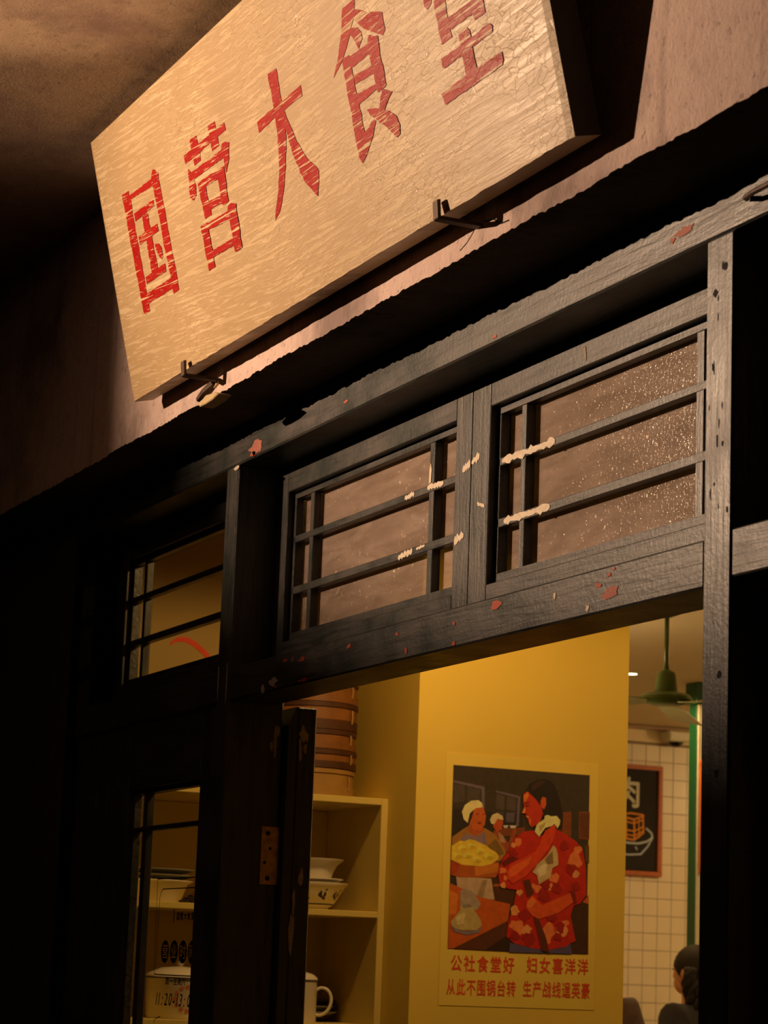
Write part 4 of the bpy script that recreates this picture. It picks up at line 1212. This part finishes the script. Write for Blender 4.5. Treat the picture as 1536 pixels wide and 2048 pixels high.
stz = 2.043
names = ['pale lowest bamboo steamer standing on the shelf top', 'second bamboo steamer up, resting on the pale one', 'third bamboo steamer up the stack on the shelf',
         'fourth bamboo steamer up the stack, with a light stitch', 'fifth bamboo steamer up the stack on the shelf', 'top bamboo steamer of the stack, under the lintel line']
for i, h in enumerate((0.088, 0.060, 0.062, 0.086, 0.072, 0.080)):
    sx, sy = -3.785 + RND.uniform(-0.004, 0.004), 0.868 + RND.uniform(-0.006, 0.006)
    s = tag(empty('bamboo_steamer', (sx, sy, stz), RND.uniform(-0.3, 0.3)), names[i], 'steamer', 'stack of bamboo steamers on the shelf')
    R_ = 0.152
    mat = M_BAMBOO2 if i == 0 else M_BAMBOO
    auto_smooth(MB().lathe([(R_ - 0.012, 0.004), (R_ - 0.001, 0.004), (R_, h - 0.006), (R_ - 0.012, h - 0.006)], seg=48).build('basket_wall', mat, s))
    auto_smooth(MB().lathe([(R_ - 0.004, 0.0), (R_ + 0.003, 0.0), (R_ + 0.003, h * 0.36), (R_ - 0.004, h * 0.36)], seg=48).build('lower_hoop', mat if i % 2 == 0 else M_BAMDARK, s))
    auto_smooth(MB().lathe([(R_ - 0.008, h - 0.016), (R_ + 0.004, h - 0.016), (R_ + 0.004, h - 0.002), (R_ - 0.008, h - 0.002)], seg=48).build('rim_hoop', M_BAMDARK if i else M_BAMBOO2, s))
    MB().lathe([(0.0, 0.010), (R_ - 0.01, 0.010)], seg=24).build('woven_base', M_BAMDARK, s)
    a = math.radians(38) - s.rotation_euler.z
    MB().tube([((R_ + 0.004) * math.cos(a), (R_ + 0.004) * math.sin(a), h * 0.25), ((R_ + 0.006) * math.cos(a), (R_ + 0.006) * math.sin(a), h * 0.5), ((R_ + 0.004) * math.cos(a), (R_ + 0.004) * math.sin(a), h * 0.75)], 0.0032, 6).build('cane_stitch', M_BAMBOO2, s)
    stz += h

def lathe_thing(name, loc, prof, mat, label, cat, seg=40, part='body', group=None):
    t = tag(empty(name, loc), label, cat, group)
    auto_smooth(MB().lathe(prof, seg=seg).build(part, mat, t), 50)
    return t
B1 = (-3.77, 0.902, 1.691)
pb = lathe_thing('patterned_bowl', B1, [(0.0, 0.0), (0.052, 0.0), (0.052, 0.008), (0.066, 0.016), (0.090, 0.052), (0.104, 0.074), (0.112, 0.082), (0.112, 0.086), (0.100, 0.082), (0.085, 0.052), (0.06, 0.02), (0, 0.016)], M_PORC, 'white bowl with dark blue leaf pattern, lowest of the bowl stack', 'bowl')
for k in range(10):
    a = math.radians(-38 + 36 * k); 
    for (da, z, rr) in ((0, 0.048, 0.013), (0.13, 0.062, 0.005), (-0.12, 0.060, 0.0045), (0.10, 0.036, 0.005)):
        rad = 0.0885 + (z - 0.052) * 0.64 + 0.0012
        c = Vector((math.cos(a + da) * rad, math.sin(a + da) * rad, z))
        tdir = Vector((-math.sin(a + da), math.cos(a + da), 0)); zdir = Vector((math.cos(a + da) * 0.55, math.sin(a + da) * 0.55, 0.85)).normalized()
        m = MB(); n_ = 9
        m.add([c + tdir * (rr * math.cos(q * 0.7) * 1.1) + zdir * (rr * math.sin(q * 0.7) * (1.1 if q % 2 else 0.85)) for q in range(n_)], [tuple(range(n_))])
        m.build('leaf_motif', M_BLUEDOT, pb, fix=False)
MB().lathe([(0.0668, 0.017), (0.0682, 0.0165), (0.0695, 0.0205), (0.0682, 0.021)], seg=40).build('painted_line', M_BLUEDOT, pb)
lathe_thing('small_plate', (-3.77, 0.898, 1.777), [(0.0, 0.0), (0.06, 0.0), (0.075, 0.003), (0.100, 0.010), (0.100, 0.013), (0.075, 0.007), (0, 0.004)], M_PORC, 'white plate between the two bowls on the shelf', 'plate')
lathe_thing('white_bowl', (-3.77, 0.893, 1.781), [(0.0, 0.006), (0.062, 0.006), (0.066, 0.010), (0.072, 0.030), (0.084, 0.052), (0.103, 0.066), (0.104, 0.070), (0.09, 0.065), (0.078, 0.05), (0.066, 0.03), (0.06, 0.014), (0, 0.012)], M_PORC, 'plain white flared bowl on top of the bowl stack', 'bowl')

mg = lathe_thing('enamel_mug', (-3.70, 0.850, 1.345), [(0.0, 0.0), (0.046, 0.0), (0.0475, 0.004), (0.0475, 0.125), (0.0485, 0.128), (0.0465, 0.128), (0.0455, 0.006), (0, 0.004)], M_ENAMEL, 'white lidded enamel mug with a dark rim on the lower shelf', 'mug')
auto_smooth(MB().lathe([(0.0485, 0.1265), (0.0500, 0.1265), (0.0500, 0.1305), (0.0485, 0.1305)], seg=40).build('rim', M_NAVY, mg))
lidp = auto_smooth(MB().lathe([(0.0495, 0.1305), (0.0485, 0.136), (0.036, 0.147), (0.016, 0.153), (0.0, 0.154), ], seg=40).build('lid', M_ENAMEL, mg), 60)
MB().sphere((0, 0, 0.160), 0.009, 14, 8).build('knob', M_ENAMEL, lidp, smooth=True)
ha = math.radians(62); hd = Vector((math.cos(ha), math.sin(ha), 0))
MB().tube(smooth_path([tuple(hd * r + Vector((0, 0, z))) for r, z in ((0.046, 0.100), (0.060, 0.107), (0.078, 0.103), (0.090, 0.088), (0.093, 0.068), (0.087, 0.046), (0.073, 0.030), (0.058, 0.024), (0.046, 0.026))]), 0.0052, 8).build('handle', M_ENAMEL, mg, smooth=True)
MB().sphere((0.02, -0.042, 0.012), (0.006, 0.006, 0.005), 8, 6).build('enamel_chip', M_NAVY, mg, smooth=True)
for i, (z, r, m_) in enumerate(((1.345, 0.075, M_DARKDISH), (1.361, 0.092, M_GREYDISH), (1.379, 0.088, M_GREYDISH), (1.398, 0.090, M_DARKDISH))):
    lathe_thing('dark_dish', (-3.90, 0.955 + 0.003 * (i % 2), z), [(0, 0.0), (r * 0.6, 0.0), (r, 0.014), (r, 0.0165), (r * 0.58, 0.004), (0, 0.003)], m_, ['dark dish at the bottom of the stack behind the mug', 'greyish dish second from the bottom behind the mug', 'greyish dish third up behind the mug', 'dark dish topmost of the stack behind the mug'][i], 'dish', 32, group='dishes stacked behind the mug')

# seen through the lettered door pane
bs = lathe_thing('enamel_basin', (-3.80, 0.375, 1.691), [(0, 0), (0.085, 0.0), (0.092, 0.006), (0.112, 0.058), (0.128, 0.066), (0.128, 0.069), (0.108, 0.062), (0.088, 0.008), (0, 0.004)], M_ENAMEL, 'pale enamel basin behind the lettered door pane', 'basin')
for i, z in enumerate((1.7585, 1.7765)):
    lathe_thing('grey_plate', (-3.80, 0.375, z), [(0, 0), (0.075, 0.0), (0.132, 0.014), (0.133, 0.018), (0.074, 0.004), (0, 0.003)], M_GREYDISH, ['grey plate lying on the enamel basin', 'upper grey plate on top of the basin stack'][i], 'plate')
tea = tag(empty('tea_heap', (-3.637, 0.485, 1.691)), 'dark heap of dried tea on the shelf beside the basin', 'tea', kind='stuff')
m = MB(); r_ = random.Random(11)
for i in range(420):
    a = r_.uniform(0, 6.283); q = math.sqrt(r_.random()); 
    x, y = 0.026 * q * math.cos(a), 0.072 * q * math.sin(a)
    z = max(0.003, 0.052 * (1 - q) * r_.uniform(0.35, 1.0))
    d = Vector((r_.uniform(-1, 1), r_.uniform(-1, 1), r_.uniform(-0.5, 0.5))).normalized() * 0.007
    m.tube([(x - d.x, y - d.y, z), (x + d.x, y + d.y, z + abs(d.z))], 0.0022, 4)
m.build('leaves', M_DRIED, tea, fix=False)['kind'] = 'stuff'
pt = lathe_thing('enamel_pot', (-3.74, 0.462, 1.345), [(0, 0), (0.096, 0.0), (0.100, 0.005), (0.102, 0.118), (0.105, 0.123), (0.1, 0.123), (0.098, 0.008), (0, 0.004)], M_ENAMEL, 'white enamel pot with a faded red print behind the lettered pane', 'pot')
lp = auto_smooth(MB().lathe([(0.1065, 0.123), (0.1065, 0.128), (0.098, 0.136), (0.060, 0.152), (0.0, 0.158)], seg=40).build('lid', M_ENAMEL, pt), 60)
MB().sphere((0, 0, 0.166), (0.012, 0.012, 0.010), 14, 8).build('knob', M_ENAMEL, lp, smooth=True)
auto_smooth(MB().lathe([(0.1055, 0.120), (0.1078, 0.120), (0.1078, 0.124), (0.1055, 0.124)], seg=40).build('rim', M_NAVY, pt))
for k in range(12):
    a = math.radians(-18 + 4.0 * math.cos(k) * 1.0); t_ = 2 * math.pi * k / 12
    aa = math.radians(-5) + 0.36 * math.cos(t_); z = 0.060 + 0.036 * math.sin(t_)
    c = Vector((0.1025 * math.cos(aa), 0.1025 * math.sin(aa), z)); td = Vector((-math.sin(aa), math.cos(aa), 0))
    MB().add([c + td * (0.007 * math.cos(q)) + Vector((0, 0, 0.007 * math.sin(q))) for q in (0, 0.9, 1.8, 2.7, 3.6, 4.5, 5.4)], [tuple(range(7))]).build('printed_flower', M_REDPRINT, pt, fix=False)

# ================================================================ PEOPLE
def skin(name, chains, radii, mat, parent, sub=2, root='pelvis'):
    idx = {k: i for i, k in enumerate(radii)}
    me = bpy.data.meshes.new(name)
    me.from_pydata([chains['pts'][k] for k in radii], [(idx[a], idx[b]) for a, b in chains['edges']], [])
    o = bpy.data.objects.new(name, me); COL.objects.link(o)
    md = o.modifiers.new('skin', 'SKIN')
    for k, i in idx.items():
        sv = me.skin_vertices[0].data[i]
        r = radii[k]
        sv.radius = r if isinstance(r, tuple) else (r, r)
        sv.use_root = (k == root)
    md.use_smooth_shade = True
    s = o.modifiers.new('sub', 'SUBSURF'); s.levels = sub; s.render_levels = sub
    dg = bpy.context.evaluated_depsgraph_get()
    m2_ = bpy.data.meshes.new_from_object(o.evaluated_get(dg))
    bpy.data.objects.remove(o); bpy.data.meshes.remove(me)
    for p in m2_.polygons: p.use_smooth = True
    m2_.materials.clear(); m2_.materials.append(mat)
    o = bpy.data.objects.new(name, m2_); COL.objects.link(o)
    o.parent = parent
    return o

def person(loc, rz, H, coat, label, long_hair):
    """facing local +Y, feet at z = 0"""
    root = tag(empty('person', loc, rz), label, 'person')
    k = H / 1.69
    pts = {'pelvis': (0, 0, 0.92), 'waist': (0, 0.0, 1.06), 'chest': (0, -0.01, 1.26), 'neckb': (0, -0.015, 1.40), 'neck': (0, 0.0, 1.455), 'skull': (0, 0.015, 1.56), 'crown': (0, 0.0, 1.615)}
    edges = [('pelvis', 'waist'), ('waist', 'chest'), ('chest', 'neckb'), ('neckb', 'neck'), ('neck', 'skull'), ('skull', 'crown')]
    rad = {'pelvis': (0.15, 0.11), 'waist': (0.125, 0.095), 'chest': (0.145, 0.10), 'neckb': (0.075, 0.065), 'neck': 0.052, 'skull': (0.073, 0.088), 'crown': (0.058, 0.072)}
    for s_, n in ((-1, 'l'), (1, 'r')):
        pts.update({'sh' + n: (s_ * 0.165, -0.01, 1.355), 'el' + n: (s_ * 0.225, -0.02, 1.09), 'wr' + n: (s_ * 0.215, 0.07, 0.87), 'ha' + n: (s_ * 0.205, 0.10, 0.80),
                    'hi' + n: (s_ * 0.09, 0, 0.86), 'kn' + n: (s_ * 0.10, 0.015, 0.48), 'an' + n: (s_ * 0.10, -0.01, 0.09), 'to' + n: (s_ * 0.115, 0.14, 0.035)})
        edges += [('chest', 'sh' + n), ('sh' + n, 'el' + n), ('el' + n, 'wr' + n), ('wr' + n, 'ha' + n), ('pelvis', 'hi' + n), ('hi' + n, 'kn' + n), ('kn' + n, 'an' + n), ('an' + n, 'to' + n)]
        rad.update({'sh' + n: 0.062, 'el' + n: 0.042, 'wr' + n: 0.028, 'ha' + n: (0.040, 0.018), 'hi' + n: 0.088, 'kn' + n: 0.058, 'an' + n: 0.040, 'to' + n: (0.040, 0.026)})
    pts = {a: tuple(c * k for c in b) for a, b in pts.items()}
    rad = {a: (tuple(c * k for c in b) if isinstance(b, tuple) else b * k) for a, b in rad.items()}
    body = skin('body', {'pts': pts, 'edges': edges}, rad, M_SKIN, root)
    # face: nose, lips, eyes, ears joined to the body mesh
    f = MB()
    f.sphere((0, 0.006 * k, 1.572 * k), (0.078 * k, 0.094 * k, 0.106 * k), 24, 16)
    f.sphere((0, 0.040 * k, 1.512 * k), (0.056 * k, 0.062 * k, 0.056 * k), 20, 12)
    f.sphere((0, 0.098 * k, 1.548 * k), (0.012, 0.018, 0.022), 10, 8)
    f.sphere((0, 0.095 * k, 1.508 * k), (0.022, 0.009, 0.007), 10, 6)
    for s_ in (-1, 1):
        f.sphere((s_ * 0.080 * k, 0.0, 1.555 * k), (0.012, 0.020, 0.032), 10, 8)
    for s_ in (-1, 1):
        for q, (dx, dy, L) in enumerate(((0.024, 0.02, 0.075), (0.010, 0.03, 0.085), (-0.006, 0.03, 0.080), (-0.020, 0.02, 0.065), (0.034, 0.05, 0.05))):
            b = Vector((s_ * (0.205 - dx * 0.6), 0.105 + dx * 0.5, 0.795)) * k
            f.tube([b, b + Vector((0, 0.012, -L * 0.5)), b + Vector((0, 0.03, -L))], [0.009, 0.0085, 0.006], 6)
    fm = f.mesh('face')
    for p in fm.polygons: p.use_smooth = True
    bm = bmesh.new(); bm.from_mesh(body.data); bm.from_mesh(fm); bm.to_mesh(body.data); bm.free()
    for p in body.data.polygons: p.use_smooth = True
    for s_ in (-1, 1):
        MB().sphere((s_ * 0.030 * k, 0.089 * k, 1.574 * k), (0.011, 0.008, 0.006), 10, 6).build('eye', M_BLACK, body, smooth=True)
    cp = {a: pts[a] for a in ('pelvis', 'waist', 'chest', 'neckb')}
    ce = [('pelvis', 'waist'), ('waist', 'chest'), ('chest', 'neckb')]
    cr = {'pelvis': (0.178, 0.135), 'waist': (0.160, 0.125), 'chest': (0.172, 0.128), 'neckb': (0.078, 0.076)}
    for n in 'lr':
        for a in ('sh', 'el', 'wr'):
            cp[a + n] = pts[a + n]
        ce += [('chest', 'sh' + n), ('sh' + n, 'el' + n), ('el' + n, 'wr' + n)]
        cr.update({'sh' + n: 0.090, 'el' + n: 0.068, 'wr' + n: 0.050})
    cr = {a: (tuple(c * k for c in b) if isinstance(b, tuple) else b * k) for a, b in cr.items()}
    skin('jacket', {'pts': cp, 'edges': ce}, cr, coat, root)
    tp = {a: pts[a] for a in ('pelvis', 'hil', 'knl', 'anl', 'hir', 'knr', 'anr')}
    te = [('pelvis', 'hil'), ('hil', 'knl'), ('knl', 'anl'), ('pelvis', 'hir'), ('hir', 'knr'), ('knr', 'anr')]
    tr_ = {'pelvis': (0.16 * k, 0.12 * k), 'hil': 0.098 * k, 'knl': 0.072 * k, 'anl': 0.056 * k, 'hir': 0.098 * k, 'knr': 0.072 * k, 'anr': 0.056 * k}
    skin('trousers', {'pts': tp, 'edges': te}, tr_, M_TROUSER, root)
    h = MB()
    vs = []; fs = []; seg, rings = 28, 16
    for i in range(rings + 1):
        t = math.pi * (0.02 + 0.66 * i / rings)
        for q in range(seg):
            a = 2 * math.pi * q / seg
            y = math.sin(a); front = max(0, y)
            tt = t * (1 - 0.42 * front ** 1.2 * (i / rings))
            rr = 1 + 0.02 * math.sin(9 * a + 2 * i)
            vs.append((0.090 * k * rr * math.sin(tt) * math.cos(a), (-0.008 + 0.108 * rr * math.sin(tt) * y) * k, (1.578 + 0.113 * math.cos(tt)) * k))
    for i in range(rings):
        for q in range(seg):
            fs.append((i * seg + q, (i + 1) * seg + q, (i + 1) * seg + (q + 1) % seg, i * seg + (q + 1) % seg))
    fs.append(tuple(range(seg - 1, -1, -1)))
    h.add(vs, fs)
    hair = h.build('hair', M_HAIR, root, smooth=True)
    if long_hair:
        q = random.Random(21); m = MB()
        for j in range(46):
            fi = q.uniform(-1.45, 1.45)
            ph = q.uniform(0, 6.28)
            pl_ = []
            for s_ in range(9):
                t = s_ / 8
                pl_.append(((0.088 * math.sin(fi) * (1 + 0.35 * t) + 0.018 * math.sin(ph + 11 * t)) * k, (-0.012 - 0.080 * math.cos(fi) * (1 + 0.5 * t) + 0.014 * math.cos(ph + 10 * t)) * k, (1.58 - 0.30 * t * q.uniform(0.9, 1.0)) * k))
            m.tube(pl_, [0.018, 0.019, 0.019, 0.018, 0.017, 0.016, 0.014, 0.011, 0.005], 6)
        m.build('wavy_tresses', M_HAIR, hair, smooth=True, fix=False)
    return root
person((-6.45, 3.955, 0), math.radians(115), 1.69, M_NAVYCLOTH, 'person in a dark jacket with wavy black hair, turned away by the tiled wall', True)
person((-5.0, 2.575, 0), math.radians(80), 1.72, M_GREYCLOTH, 'person in a plum grey coat, mostly behind the pillar', False)
